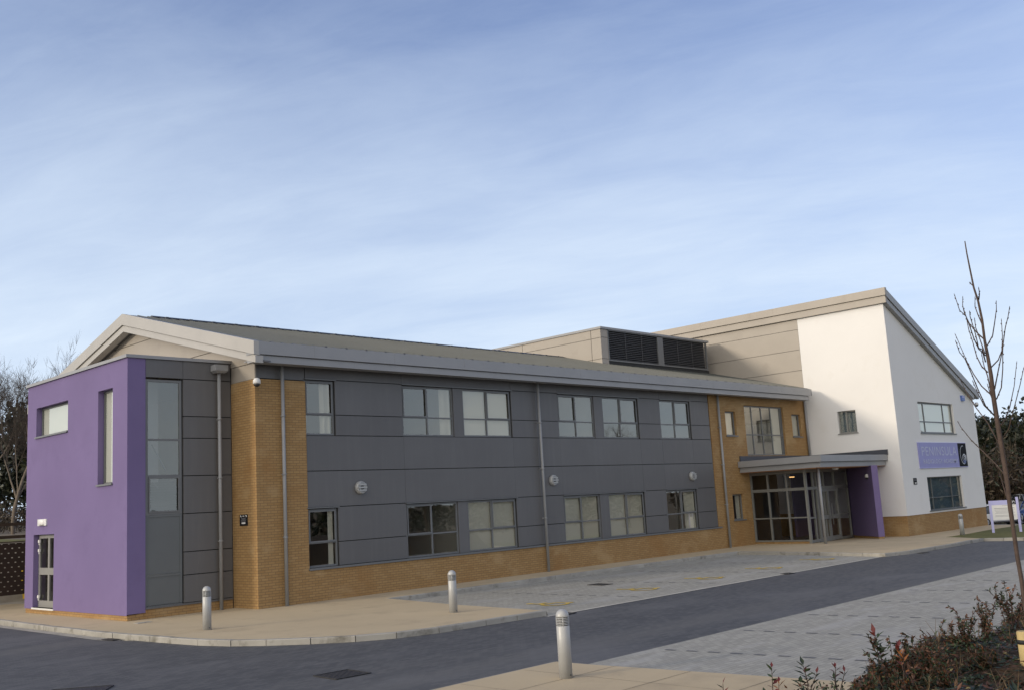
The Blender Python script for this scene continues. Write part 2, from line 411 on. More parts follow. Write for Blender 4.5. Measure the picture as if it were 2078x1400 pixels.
for a, b in zip(range(-40, 0, 5), range(-35, 5, 5)): mb.face([(a, 14.4, terrain(a, 14.4)+.02), (b, 14.4, terrain(b, 14.4)+.02), (b, 15.6, terrain(b, 15.6)+.02), (a, 15.6, terrain(a, 15.6)+.02)])
tag(mb.build('stone_bank', 'gravel'), kind='structure')

ZR = -.12
sheet('road', [(-60, 14), (-4.75, 13), (-4.75, -2), (2, -9.06), (30, -9.06), (30, -14.35), (-2.8, -14.35), (-2.8, -20), (-60, -20)], ZR, 'roadblock')
sheet('parking_bays', [(2.0, -1.7), (22, -1.7), (21.4, -9.0), (2.0, -9.0)], ZR+.004, 'baypaving')
sheet('bay_edging', [(2.0, -9.0), (20.4, -9.0), (20.4, -9.12), (2.0, -9.12)], ZR+.008, 'paleedge')
sheet('parking_area', [(-2.9, -14.35), (60, -14.35), (60, -20.6), (-2.9, -20.6)], ZR+.004, 'baypaving')
KW = [(-4.4, 13.2), (-4.5, 7), (-4.6, 4.6), (-4.66, 2.3), (-4.69, -.25), (-4.62, -2), (-4.52, -3.7), (-4.42, -4.75), (-4.18, -5.7), (-3.80, -6.45), (-3.25, -7.25), (-2.63, -7.95), (-1.93, -8.42), (-1.0, -8.70), (.3, -8.80), (2.15, -8.93)]
BAY = [(2.15, -8.93), (2.5, -5.5), (3.2, -1.80), (5.5, -1.80), (9.4, -1.80), (13.4, -1.82), (17.3, -1.9), (21.55, -2.1), (20.95, -5.2), (20.35, -7.3), (19.85, -9.2)]
RDK = [(19.85, -9.2), (21.1, -9.55), (25.2, -9.72), (28.75, -9.5)]
pav = KW+BAY[1:]+RDK[1:]+[(31.2, -6.98), (34, -6.96), (37.5, -6.7), (40.6, -6.75), (44, -6.2), (46, -4), (46, 2), (30, 2), (0, 9), (-2, 13.4)]
sheet('pavement', pav, 0., 'cream')
grass_poly = [(28.75, -9.5), (28.95, -11), (29.2, -14), (29.5, -25), (60, -25), (60, -3), (46, -4), (44, -6.2), (40.6, -6.75), (37.5, -6.7), (34, -6.96), (31.2, -6.98)]
sheet('grass_verge', grass_poly, .0, 'grass')
sheet('car_park', [(60, -40), (110, -40), (110, 40), (60, 40)], -.1, 'roadblock')
# kerbs: upstand and top face following the pavement edge, cut into stones
def kerb(mb, line, zt, zb, wid, stone=.915):
    pts = [np.array(p, float) for p in line]
    segs = []; 
    for a, b in zip(pts, pts[1:]):
        L = np.linalg.norm(b-a); n = max(1, round(L/stone))
        for i in range(n): segs.append((a+(b-a)*i/n, a+(b-a)*(i+1)/n))
    for a, b in segs:
        t = (b-a)/np.linalg.norm(b-a); nrm = np.array([t[1], -t[0]])*KS
        a2, b2 = a+t*.008, b-t*.008
        h = random.uniform(-.004, .004); o = random.uniform(-.006, .006)
        i0, i1 = a2-nrm*wid, b2-nrm*wid; o0, o1 = a2+nrm*(.012+o), b2+nrm*(.012+o); c0, c1 = a2+nrm*(.0+o), b2+nrm*(.0+o)
        ga, gb = gz(a[0]), gz(b[0])
        P = lambda p, z, g: (p[0], p[1], z+g)
        mb.face([P(i0, zt+.006+h, ga), P(c0, zt+.006+h, ga), P(c1, zt+.006+h, gb), P(i1, zt+.006+h, gb)])
        mb.face([P(c0, zt+.006+h, ga), P(o0, zt-.012, ga), P(o1, zt-.012, gb), P(c1, zt+.006+h, gb)])
        mb.face([P(o0, zt-.012, ga), P(o0, zb, ga), P(o1, zb, gb), P(o1, zt-.012, gb)])
        mb.face([P(i0, zt+.006+h, ga), P(c0, zt+.006+h, ga), P(o0, zt-.012, ga), P(o0, zb, ga), P(i0, zb, ga)])
        mb.face([P(i1, zt+.006+h, gb), P(c1, zt+.006+h, gb), P(o1, zt-.012, gb), P(o1, zb, gb), P(i1, zb, gb)])
mb = MB(); KS = -1
kerb(mb, KW[::-1], 0, -.2, .13); 
kerb(mb, BAY[2:8][::-1], 0, -.2, .13); kerb(mb, BAY[7:][::-1], 0, -.2, .13); kerb(mb, RDK[::-1], 0, -.2, .13)
kerb(mb, [(29.5, -25), (29.2, -14), (28.95, -11), (28.75, -9.5)], 0.0, -.2, .13)
KERB_MB = mb
tag(mb.build('kerb', 'kerb'), kind='structure')
# sloped edge of the pavement down into the bays, seen edge-on
mb = MB()
for a, b in zip(BAY[:2], BAY[1:3]): mb.face([(a[0], a[1], 0), (b[0], b[1], 0), (b[0]+.05, b[1], -.13), (a[0]+.05, a[1], -.13)])
tag(mb.build('bay_edge', 'kerb'), kind='structure')
sheet('kerb_channel', [(-4.74, -1.75), (-4.60, 12), (-4.82, 12), (-5.02, -1.2)], ZR+.006, 'kerb')
sheet('cream_pavement', [(-60, -13.75), (-2.9, -13.75), (-2.9, -14.4), (-2.35, -20.8), (-60, -20.8)], -.10, 'cream')
mb = MB()
for (a, b) in (((-60, -13.75), (-2.9, -13.75)), ((-2.9, -13.75), (-2.9, -14.4)), ((-2.9, -14.4), (-2.35, -20.8))):
    mb.face([(a[0], a[1], -.10), (b[0], b[1], -.10), (b[0], b[1], -.2), (a[0], a[1], -.2)])
    t = np.subtract(b, a); t = t/np.linalg.norm(t); n_ = np.array([-t[1], t[0]])*.06
    mb.face([(a[0], a[1], -.108), (b[0], b[1], -.108), (b[0]+n_[0], b[1]+n_[1], -.108), (a[0]+n_[0], a[1]+n_[1], -.108)])
tag(mb.build('pavement_edge', 'kerb'), kind='structure')
mb = MB()
def strip(mb, p, q, w, z):
    t = np.subtract(q, p); t = t/np.linalg.norm(t); n_ = np.array([-t[1], t[0]])*w/2
    mb.face([(p[0]-n_[0], p[1]-n_[1], z), (q[0]-n_[0], q[1]-n_[1], z), (q[0]+n_[0], q[1]+n_[1], z), (p[0]+n_[0], p[1]+n_[1], z)])
for k, yy in enumerate((-14.95, -16.3, -17.7, -19.1)):
    strip(mb, (-14, yy-.02), (-2.75, yy), .012, -.096)
for k, xx in enumerate((-3.75, -5.1, -6.5, -7.9, -9.3, -10.7)):
    strip(mb, (xx, -13.8), (xx-.05, -20.5), .008, -.0965)
tag(mb.build('paving_joints', 'joint'), kind='structure')
# dark divider blocks
mb = MB()
for k in range(12):
    x0 = -1.07+2.53*k
    for i in range(12):
        y = -14.63-.415*i
        strip(mb, (x0+.03*i, y), (x0+.03*i+.01, y-.21), .085, ZR+.008)
for xd in (6.2, 9.95, 13.5, 17.2):
    for i in range(12):
        y = -3.0-.48*i; strip(mb, (xd, y), (xd, y-.24), .085, ZR+.008)
tag(mb.build('bay_dividers', 'dash'), kind='structure')
# wheelchair symbols painted in the bays
def symbol(cx, cy):
    mb = MB(); z = ZR+.012; sc = 1.25
    def P(a, b): return (cx+a*sc, cy+b*sc)
    def arc(x, y, r, a0, a1, w, n=16):
        for i in range(n):
            t0, t1 = R(a0+(a1-a0)*i/n), R(a0+(a1-a0)*(i+1)/n+1)
            q = [P(x+r_*math.cos(t), y+r_*math.sin(t)) for r_, t in ((r-w/2, t0), (r+w/2, t0), (r+w/2, t1), (r-w/2, t1))]
            mb.face([(p[0], p[1], z) for p in q])
    for i in range(12):
        t0, t1 = i*math.pi/6, (i+1)*math.pi/6
        mb.face([(*P(-.1, .43), z), (*P(-.1+.075*math.cos(t0), .43+.075*math.sin(t0)), z), (*P(-.1+.075*math.cos(t1), .43+.075*math.sin(t1)), z)])
    z += .001
    for a, b in (((-.1, .35), (-.08, -.02)), ((-.08, -.02), (.2, -.02)), ((.2, -.02), (.3, -.36)), ((.3, -.36), (.4, -.33)), ((-.09, .18), (.16, .18))):
        z += .0003; strip(mb, P(*a), P(*b), .085*sc, z)
    z += .0005
    arc(.0, -.2, .27, 120, 340, .075)
    tag(mb.build('bay_symbol', 'yellowpaint'), kind='structure')
for x in (4.15, 7.95, 11.35, 14.95, 18.7): symbol(x, -7.15)

# ------------------------------------------------------------------ the building
B = empty('office_building', (0, 0, 0), 0, 'long two storey building with purple stair tower, grey front, buff brick and white end', 'building')
F0, L0 = FRONT(0), LEFT(0)
XW, YW, XR = 32.6, -4.73, 43.15
UPW = [(1.72, 2.80), (5.50, 10.62), (13.18, 18.24), (19.78, 22.05)]
# brick base, pillar and entrance bay
brickholes = [(24.85, 25.74, 5.06, 6.2), (26.55, 30.25, 4.13, 6.53), (31.06, 31.95, 5.06, 6.2), (24.86, 25.78, 1.19, 2.36)]
mb = MB()
wall(mb, F0, 0, 1.72, -.3, 6.50)
wall(mb, F0, 1.72, 23.55, -.3, .93)
wall(mb, F0, 23.55, 26.5, -.4, 6.92, [h for h in brickholes if h[1] < 26.5], depth=.14)
wall(mb, F0, 26.5, XW, 3.2, 6.92, [h for h in brickholes if h[0] > 26.5], depth=.14)
mb.face([F0(1.72, .93, 0), F0(1.72, 6.5, 0), F0(1.72, 6.5, -.1), F0(1.72, .93, -.1)])
mb.face([F0(23.55, .93, 0), F0(23.55, 6.92, 0), F0(23.55, 6.92, -.1), F0(23.55, .93, -.1)])
mb.face([F0(1.72, .93, 0), F0(23.55, .93, 0), F0(23.55, .93, -.1), F0(1.72, .93, -.1)])
wall(mb, L0, 0, 1.32, -.3, 6.49)
mb.face([F0(26.5, -.3, 0), F0(26.5, 3.2, 0), F0(26.5, 3.2, -.3), F0(26.5, -.3, -.3)])
mb.build('brick_wall', 'brick', B)
# grey rainscreen cladding
mb = MB(); G = .012; T0, T1 = -.06, -.03
ROWS = [.97, 1.68, 2.725, 3.81, 4.875, 5.51, 6.585, 6.95]
def panels(mb, mp, a, b, rows, skip=()):
    for c, d in zip(rows, rows[1:]):
        if any(s[0] < (c+d)/2 < s[1] for s in skip): continue
        mb.mbox(mp, a+.003, b-.003, c+G, d-G, T0, T1+random.uniform(-.002, .002))
WSK = ((.97, 2.725), (4.875, 6.585))
BIG = [.97, 2.725, 3.81, 4.875, 6.585, 6.95]
panels(mb, F0, 1.74, 5.5, [2.725, 3.81, 4.875]); panels(mb, F0, 1.74, 5.5, [6.585, 6.95])
panels(mb, F0, 2.82, 5.5, [.97, 1.68, 2.725]); panels(mb, F0, 2.82, 5.5, [4.875, 5.51, 6.585])
panels(mb, F0, 0.03, 1.72, [6.52, 6.95])
for a, b, w in ((5.5, 10.62, 1), (10.62, 11.9, 0), (11.9, 13.18, 0), (13.18, 18.24, 1), (18.24, 19.78, 0), (19.78, 22.05, 1), (22.05, 23.53, 0)):
    panels(mb, F0, a, b, BIG if w else ROWS, WSK if w else ())
# infill strips between paired windows
for z0, z1 in ((.97, 2.69), (4.88, 6.55)):
    for a, b in ((7.78, 8.22), (15.36, 15.90)): mb.mbox(F0, a, b, z0, z1, -.10, -.05)
mb.build('grey_cladding', 'panel', B)
mb = MB(); hs = [(a+.0, b, z0, z1) for a, b in UPW for z0, z1 in ((.967, 2.70), (4.88, 6.56))]
wall(mb, F0, .0, 23.55, .93, 6.95, hs, w=-.075, depth=.13)
mb.build('cladding_backing', 'dark', B)
# aluminium sill along the brick base and drip heads over the windows
mb = MB(); mb.mbox(F0, 1.70, 23.75, .905, .965, -.02, .05)
for a, b in UPW:
    for z in (2.70, 6.565): mb.mbox(F0, a-.03, b+.05, z, z+.03, -.03, .02)
mb.build('sill_rail', 'frame', B)
def lights(cols, z0, z1): return [(a, b, z0, z1) for a, b in cols]
for z0, z1, zt in ((.975, 2.68, 1.69), (4.89, 6.55, 5.51)):
    up = z0 > 3
    window(B, F0, 1.73, 2.80, z0, z1, [], [zt], blinds=[(2.36, 2.74, 'curtain')] if up else [(2.52, 2.70, 'roller')], lights=[(1.78, 2.75, zt+.01, z1-.04)])
    window(B, F0, 5.51, 7.77, z0, z1, [6.61], [zt], blinds=[(7.28, 7.72, 'curtain')] if up else [], lights=[(5.56, 6.59, zt+.01, z1-.04)])
    window(B, F0, 8.23, 10.61, z0, z1, [9.39], [zt], blinds=[(8.27, 10.57, 'vertical')] if up else [(8.27, 10.57, 'roller')], lights=[(9.41, 10.56, zt+.01, z1-.04)])
    window(B, F0, 13.19, 15.35, z0, z1, [14.25], [zt], blinds=[] if up else [(13.25, 14.2, 'roller'), (14.3, 15.3, 'vertical')], lights=[(13.24, 14.23, zt+.01, z1-.04)])
    window(B, F0, 15.91, 18.23, z0, z1, [17.04], [zt], blinds=[] if up else [(15.95, 17.0, 'roller'), (17.06, 18.2, 'vertical')], lights=[(17.06, 18.18, zt+.01, z1-.04)])
    window(B, F0, 19.79, 22.04, z0, z1, [20.88], [zt], blinds=[] if up else [(21.3, 22.0, 'vertical')], lights=[(20.9, 21.99, zt+.01, z1-.04)])
window(B, F0, 24.86, 25.73, 5.07, 6.19, rec=-.1, blinds=[(24.9, 25.7, 'vertical')], sill=.07)
window(B, F0, 31.07, 31.94, 5.07, 6.19, rec=-.1, blinds=[(31.1, 31.9, 'vertical')], sill=.07)
window(B, F0, 24.87, 25.77, 1.20, 2.35, rec=-.1, blinds=[(25.45, 25.72, 'vertical')], sill=.07)
window(B, F0, 26.56, 30.24, 4.14, 6.52, [27.36, 28.26, 29.15, 30.07], [5.13], rec=-.1, mat='frame', blinds=[(29.3, 30.1, 'roller')])
# interior seen through the panes
mb = MB()
mb.box(.2, 32.4, 5.0, 5.1, -.1, 6.8); mb.box(.2, 32.4, .3, 5.0, 3.42, 3.75); mb.box(.2, 32.4, .3, 5.0, 6.72, 6.82)
for x in (.2, 4.2, 7.95, 11.8, 15.6, 18.9, 23.4): 
    mb.box(x, x+.1, .3, 5, .06, 3.42); mb.box(x, x+.1, .3, 5, 3.75, 6.72)
mb.box(26.3, 26.4, .3, 5, 3.75, 6.72)
mb.build('interior_wall', 'officeroom', B)
mb = MB(); mb.box(.2, 32.4, .12, 5, -.02, .05); mb.build('interior_floor', 'carpet', B)
# roof
SL = (9.65-7.45)/8.32; YE, YR, XV = -.7, 7.62, -.44
def rz(y): return 7.45+SL*(y-YE) if y <= YR else 9.65-SL*(y-YR)
YB = 15.94; 
mb = MB(); t = .06
for x0, x1, y0, y1 in ((XV+.02, 31.95, YE+.03, 0), (XV+.02, XW-.02, 0, YR), (XV+.02, XW-.02, YR, YB)):
    mb.hexa([(x0, y0, rz(y0)-t), (x1, y0, rz(y0)-t), (x1, y1, rz(y1)-t), (x0, y1, rz(y1)-t), (x0, y0, rz(y0)), (x1, y0, rz(y0)), (x1, y1, rz(y1)), (x0, y1, rz(y1))])
x = .1
while x < 32.3:   # standing ribs
    ye = YE+.05 if x < 31.9 else .05
    mb.hexa([(x, ye, rz(ye)-.002), (x+.04, ye, rz(ye)-.002), (x+.04, YR, rz(YR)-.002), (x, YR, rz(YR)-.002), (x, ye, rz(ye)+.022), (x+.04, ye, rz(ye)+.022), (x+.04, YR, rz(YR)+.022), (x, YR, rz(YR)+.022)])
    x += .36
mb.build('roof', 'roof', B)
mb = MB()
mb.prism([(0, YR-.22, 9.65-.22*SL+.03), (0, YR, 9.66), (0, YR+.22, 9.65-.22*SL+.03), (0, YR, 9.705)], (.6, 0, 0), (22.4, 0, 0))
x = 1.0
while x < 22.3: mb.box(x, x+.12, YR-.30, YR-.10, 9.58, 9.645); x += .9
mb.build('ridge_cap', 'ridge', B)
mb = MB()   # eaves fascia in two steps with a shadow gap
mb.box(XV+.02, 31.98, YE, -.25, 7.10, 7.46); mb.box(XV+.05, 31.90, YE+.06, -.25, 6.88, 7.07); mb.box(XV+.1, 31.8, YE+.1, -.25, 7.05, 7.12)
for k in range(11):
    xx = 1.6+k*3.05; mb.box(xx, xx+.008, YE-.004, YE+.05, 7.11, 7.455)
    mb.box(xx+1.5, xx+1.508, YE+.057, YE+.1, 6.885, 7.06)
mb.build('eaves_fascia', 'fascia', B)
mb = MB(); mb.box(XV+.08, 31.9, YE+.12, -.03, 6.93, 6.96); mb.build('soffit', 'fascia', B)
x = 2.
while x < 30:
    mb = MB(); mb.box(x, x+.05, YE-.008, YE+.06, 7.445, 7.485); mb.build('eaves_bracket', 'ridge', B); x += .76
def band(o0, o1, x0, x1, ext=0):
    mb = MB()
    for ya, yb in ((YE-ext, YR), (YR, YB)):
        mb.hexa([(x0, ya, rz(ya)+o1), (x1, ya, rz(ya)+o1), (x1, yb, rz(yb)+o1), (x0, yb, rz(yb)+o1), (x0, ya, rz(ya)+o0), (x1, ya, rz(ya)+o0), (x1, yb, rz(yb)+o0), (x0, yb, rz(yb)+o0)])
    return mb
mb = band(.012, -.37, XV-.01, XV+.16, .008); q = band(-.39, -.60, XV+.04, XV+.3); r_ = band(-.36, -.40, XV+.09, XV+.2)
for z in (q, r_):
    n0 = len(mb.v); mb.v += z.v; mb.f += [tuple(i+n0 for i in f) for f in z.f]; mb.mi += z.mi; mb.sm += z.sm
mb.build('verge_fascia', 'sunlitmetal', B)
mb = band(-.52, -.56, XV+.28, .1); mb.build('verge_soffit', 'panel', B)
# gable cladding
mb = MB()
def under(y): return rz(y)-.5
def gable_strip(z0, z1):
    f0 = max(0, YE+(z0+.5-7.45)/SL); f1 = max(0, YE+(z1+.5-7.45)/SL); g0 = min(YB-.7, 2*YR-YE-(z0+.5-7.45)/SL); g1 = min(YB-.7, 2*YR-YE-(z1+.5-7.45)/SL)
    yl, yr = [f0, f1], [g0, g1]
    if f1 > YR: pts = [(f0, z0), (g0, z0), (YR, under(YR))]
    else: pts = [(f0, z0), (g0, z0), (g1, z1), (f1, z1)]
    mb.prism([(0, a, b) for a, b in pts], (.05, 0, 0), (.0, 0, 0))
mb.mbox(L0, 0, 1.30, 6.50, 6.95, -.05, 0)
gable_strip(6.97, 7.61); gable_strip(7.63, 8.65); gable_strip(8.67, 9.4)
mb.build('gable_cladding', 'tan', B)
mb = MB(); mb.prism([(0, .05, 6.4), (0, 15.2, 6.4), (0, 15.2, rz(15.2)-.2), (0, YR, 9.4), (0, .05, 7.4)], (.06, 0, 0), (.1, 0, 0)); 
mb.box(.06, 32, 15.1, 15.2, -.4, 7.4); mb.box(0, .1, 1.4, 15.15, -.3, 6.4)
mb.build('rear_wall', 'panel', B)
# downpipes
def downpipe(x, y, z0, z1, hop=None):
    mb = MB(); mb.tube([(x, y, z0), (x, y, z1)], .052, 12)
    p = mb.build('downpipe', 'pipe', B)
    for z in (1.9, 3.7, 5.4):
        q = MB(); q.lathe([(.064, z), (.064, z+.05)], 12, (x, y, 0)); q.box(x-.015, x+.015, y+.06, y+.15, z+.01, z+.04); q.build('bracket', 'pipe', p)
    if hop:
        q = MB(); q.hexa([(x-.14, y-.12, hop), (x+.14, y-.12, hop), (x+.14, y+.1, hop), (x-.14, y+.1, hop), (x-.2, y-.17, hop+.06), (x+.2, y-.17, hop+.06), (x+.2, y+.11, hop+.06), (x-.2, y+.11, hop+.06)])
        q.box(x-.205, x+.205, y-.175, y+.115, hop+.06, hop+.23); q.build('hopper', 'pipe', p)
downpipe(-.47, 1.18, 0, 6.8, 6.78)
downpipe(.85, -.12, 0, 6.93); downpipe(11.95, -.12, 0, 6.93); downpipe(24.15, -.12, 0, 6.93)
mb = MB(); mb.tube([(32.40, -.1, 4.05), (32.40, -.1, 6.9)], .06, 10); mb.build('downpipe', 'pipe', B)

# ---- purple stair tower
XP, YP = -3.18, 1.32
LP, FP = LEFT(XP), FRONT(YP)
tw = [(2.23, 3.18, 3.70, 6.37), (5.29, 7.73, 5.44, 6.36), (6.21, 7.79, .18, 2.39)]
mb = MB()
wall(mb, LP, YP, 8.45, .14, 7.11, tw, depth=.22)
wall(mb, FP, XP, -2.66, .17, 7.11)
mb.face([FP(-2.66, .17, 0), FP(-2.66, 7.11, 0), FP(-2.66, 7.11, -.3), FP(-2.66, .17, -.3)])
mb.face([(XP, 8.45, .14), (0, 8.45, .14), (0, 8.45, 7.1), (XP, 8.45, 7.1)]); mb.face([(XP, YP, .15), (XP, 8.45, .14), (XP+.3, 8.45, .14), (XP+.3, YP, .15)])
mb.build('purple_wall', 'purple', B)
mb = MB(); mb.box(XP+.03, -.0, YP+.03, 8.42, -.2, .16); mb.box(-2.66, -.02, YP+.012, YP+.2, -.2, .245); mb.build('plinth', 'brick', B)
mb = MB(); mb.box(XP-.06, .02, YP-.05, 8.5, 7.10, 7.19); mb.build('coping', 'fascia', B)
mb = MB()
TR = [.30, 1.06, 1.695, 2.755, 3.815, 4.88, 5.505, 6.575]
for c, d in zip(TR, TR[1:]): mb.mbox(FP, -1.53, -.02, c+G, d-G, -.05, 0)
mb.mbox(FP, -2.65, -1.54, 6.575+G, 7.09, -.05, 0); mb.mbox(FP, -1.53, -.02, 6.575+G, 7.09, -.05, 0)
mb.mbox(FP, -2.65, -.02, .25, .295, -.05, .02)
mb.build('tower_cladding', 'panel', B)
mb = MB(); mb.mbox(FP, -1.6, 0, .2, 7.1, -.1, -.06); mb.build('cladding_backing', 'dark', B)
window(B, FP, -2.64, -1.57, 2.76, 6.53, [], [3.83, 4.835], rec=-.04, fw=.07, lights=[(-2.56, -1.64, 2.82, 3.80)])
mb = MB()
mb.mbox(FP, -2.64, -1.57, .26, .32, -.1, -.04); mb.mbox(FP, -2.64, -1.57, 1.08, 1.14, -.1, -.038); mb.mbox(FP, -2.64, -1.57, 2.70, 2.755, -.1, -.038)
mb.mbox(FP, -2.64, -2.58, .33, 2.70, -.1, -.042); mb.mbox(FP, -1.63, -1.57, .33, 2.70, -.1, -.042)
mb.mbox(FP, -2.58, -1.63, .33, 1.08, -.1, -.06); mb.mbox(FP, -2.58, -1.63, 1.145, 2.70, -.1, -.06)
mb.build('infill_panel', 'infill', B)
window(B, LP, 2.23, 3.18, 3.70, 6.37, rec=-.17, blinds=[(2.25, 3.16, 'film')], mat='frame', sill=.02)
window(B, LP, 5.29, 7.73, 5.44, 6.36, rec=-.17, blinds=[(5.31, 7.71, 'film')], mat='frame', sill=.02)
# tower door
mb = MB(); D0, D1 = -.22, -.16
mb.mbox(LP, 6.21, 6.29, .18, 2.39, D0, D1); mb.mbox(LP, 7.68, 7.79, .18, 2.39, D0, D1); mb.mbox(LP, 6.29, 7.68, 2.27, 2.39, D0, D1); mb.mbox(LP, 6.29, 7.68, .18, .38, D0, D1)
mb.mbox(LP, 6.29, 7.68, 1.16, 1.37, D0, D1); mb.mbox(LP, 6.93, 7.05, .38, 1.16, D0, D1); mb.mbox(LP, 6.93, 7.05, 1.37, 2.27, D0, D1)
dr = mb.build('door', 'doorframe', B)
q = MB(); q.face([LP(6.25, .3, -.19), LP(7.7, .3, -.19), LP(7.7, 2.3, -.19), LP(6.25, 2.3, -.19)]); q.build('pane', 'darkglass', dr)
for z in (.45, 1.86, 2.14):
    q = MB(); q.mbox(LP, 7.62, 7.73, z, z+.09, D1, D1+.05); q.mbox(LP, 7.67, 7.72, z-.07, z, D1, D1+.03); q.build('hinge', 'plastic', dr)
q = MB(); q.mbox(LP, 6.15, 7.82, .13, .18, -.2, .03); q.build('threshold', 'plastic', dr)
# tower interior: stair flight and lining
mb = MB(); mb.box(-3.0, -.1, 8.2, 8.3, .2, 7); mb.box(-.2, -.1, 1.5, 8.2, .2, 7); mb.box(-2.95, -.2, 1.5, 8.2, 6.95, 7.0); mb.box(-2.95, -.2, 6.0, 8.2, 3.5, 3.7); mb.box(-2.95, -.2, 1.5, 8.2, .2, .24)
mb.build('interior_wall', 'room', B)
mb = MB()
for k in range(9): mb.box(-1.95, -.5, 2.0+k*.27, 2.29+k*.27, 2.56+k*.155, 2.70+k*.155)
mb.tube([(-1.95, 2.0, 3.5), (-1.95, 4.4, 4.9)], .025, 6); mb.tube([(-2.2, 1.9, 4.75), (-1.75, 1.95, 4.0)], .02, 6)
mb.build('staircase', 'infill', B)
mb = MB(); mb.box(-2.25, -1.8, 2.3, 2.6, 3.7, 6.9); mb.box(-2.95, -.3, 4.2, 4.5, 6.3, 6.9); mb.build('column', 'fascia', B)

# ---- plant enclosure on the roof
XB0, XB1, YBX, ZB = 22.47, 31.85, 5.13, 10.82
LB, FB = LEFT(XB0), FRONT(YBX)
mb = MB()
for c, d in ((8.6, 9.24), (9.26, 10.27), (10.29, 10.70)):
    for a, b in ((YBX, 5.74), (5.76, 10.42), (10.44, 14.5)): mb.mbox(LB, a+.004, b-.004, c, d, -.06, 0)
mb.mbox(FB, XB0+.06, 23.0, 8.7, 9.25, -.06, 0); mb.mbox(FB, XB0+.06, 23.0, 9.27, 10.29, -.06, 0); mb.mbox(FB, XB0+.06, 23.0, 10.31, 10.70, -.06, 0)
pe = mb.build('plant_enclosure', 'tan', B)
mb = MB(); mb.box(XB0-.05, XB1+.08, YBX-.06, 14.6, 10.71, ZB); mb.build('coping', 'fascia', pe)
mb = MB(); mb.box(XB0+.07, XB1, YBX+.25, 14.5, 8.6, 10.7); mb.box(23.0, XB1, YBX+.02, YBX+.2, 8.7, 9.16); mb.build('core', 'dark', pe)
mb = MB()
for a, b in ((23.0, 23.06), (27.14, 27.62), (31.66, 31.74)): mb.mbox(FB, a, b, 9.24, 10.68, -.06, .02)
mb.mbox(FB, 23.0, 31.74, 9.17, 9.24, -.06, .02); mb.mbox(FB, 23.0, 31.74, 10.66, 10.705, -.06, .02)
mb.build('louvre_frame', 'frame', pe)
for a, b in ((23.07, 27.13), (27.63, 31.65)):
    mb = MB(); n = 15
    for k in range(n):
        z = 9.27+k*.0925
        mb.hexa([FB(a, z, -.01), FB(b, z, -.01), FB(b, z+.05, -.09), FB(a, z+.05, -.09), FB(a, z+.012, -.01), FB(b, z+.012, -.01), FB(b, z+.062, -.09), FB(a, z+.062, -.09)])
    for f in (1/3, 2/3): 
        u = a+(b-a)*f; mb.mbox(FB, u-.012, u+.012, 9.25, 10.66, -.008, .006)
    mb.build('louvre', 'louvre', pe)

# ---- white end block
LW, FW = LEFT(XW), FRONT(YW)
YBK = 18.
side_h = [(-2.70, -1.72, 5.07, 6.19)]
fr_h = [(35.38, 40.02, 4.87, 6.47), (35.46, 40.02, .98, 2.65)]
def rw(x): return 11.96-.432*(x-32.4)
mb = MB()
wall(mb, LW, YW, -.04, .86, 11.3, side_h, depth=.16)
us = sorted({XW, XR, 35.38, 35.46, 40.02})
wall(mb, FW, XW, XR, .86, 6.47, fr_h, depth=.16)
mb.face([FW(XW, 6.47, 0), FW(XR, 6.47, 0), FW(XR, rw(XR)-.45, 0), FW(XW, 11.3, 0)])
mb.face([(XR, YW, .86), (XR, YBK, .86), (XR, YBK, rw(XR)-.45), (XR, YW, rw(XR)-.45)])
mb.face([FW(XW, .86, 0), FW(XR, .86, 0), FW(XR, .86, -.05), FW(XW, .86, -.05)])
mb.build('white_wall', 'white', B)
mb = MB()
lo = [(35.46, 40.02, .98, 2.65)]
wall(mb, FRONT(YW+.03), XW+.03, XR-.03, -.6, .88); wall(mb, LEFT(XW+.03), YW+.03, 0, -.5, .88); mb.face([(XR-.03, YW+.03, -.6), (XR-.03, YBK, -.6), (XR-.03, YBK, .88), (XR-.03, YW+.03, .88)])
mb.build('brick_plinth', 'brick', B)
mb = MB()
for c, d in ((6.9, 8.54), (8.56, 9.62), (9.64, 10.68), (10.70, 11.3)):
    mb.mbox(LW, -.03, 5.9, c, d, -.06, 0); mb.mbox(LW, 5.92, YBK, c, d, -.06, 0)
mb.build('tan_cladding', 'tan', B)
mb = MB(); mb.box(XW+.07, XW+.12, 0, YBK, 6, 11.2); mb.box(XW+.1, XR, YBK-.1, YBK, -.6, 6.6); mb.build('rear_wall', 'panel', B)
window(B, LW, -2.70, -1.72, 5.07, 6.19, [-2.15], rec=-.1, mat='doorframe', blinds=[(-2.68, -1.74, 'grey')], sill=.05)
window(B, FW, 35.39, 40.01, 4.88, 6.46, [36.27, 38.82], [5.47], rec=-.1, fw=.07, blinds=[(35.42, 39.98, 'film')], sill=.05)
window(B, FW, 35.47, 40.01, .99, 2.64, [36.2, 38.76], [1.61], rec=-.1, fw=.04, mat='infill', blinds=[(35.5, 39.98, 'grey')], sill=.15)
mb = MB(); mb.box(XW+.25, XR-.2, YW+.4, YW+.5, -.3, 7); mb.box(XW+.35, XW+.45, YW+.5, 0, 3, 7); mb.build('interior_wall', 'room', B)
def slope(mb, x0, x1, o0, o1, y0, y1):
    mb.hexa([(x0, y0, rw(x0)+o1), (x1, y0, rw(x1)+o1), (x1, y1, rw(x1)+o1), (x0, y1, rw(x0)+o1), (x0, y0, rw(x0)+o0), (x1, y0, rw(x1)+o0), (x1, y1, rw(x1)+o0), (x0, y1, rw(x0)+o0)])
mb = MB(); slope(mb, 32.42, 43.36, -.005, -.1, YW-.22, YBK+.2); mb.build('roof', 'roof', B)
mb = MB()
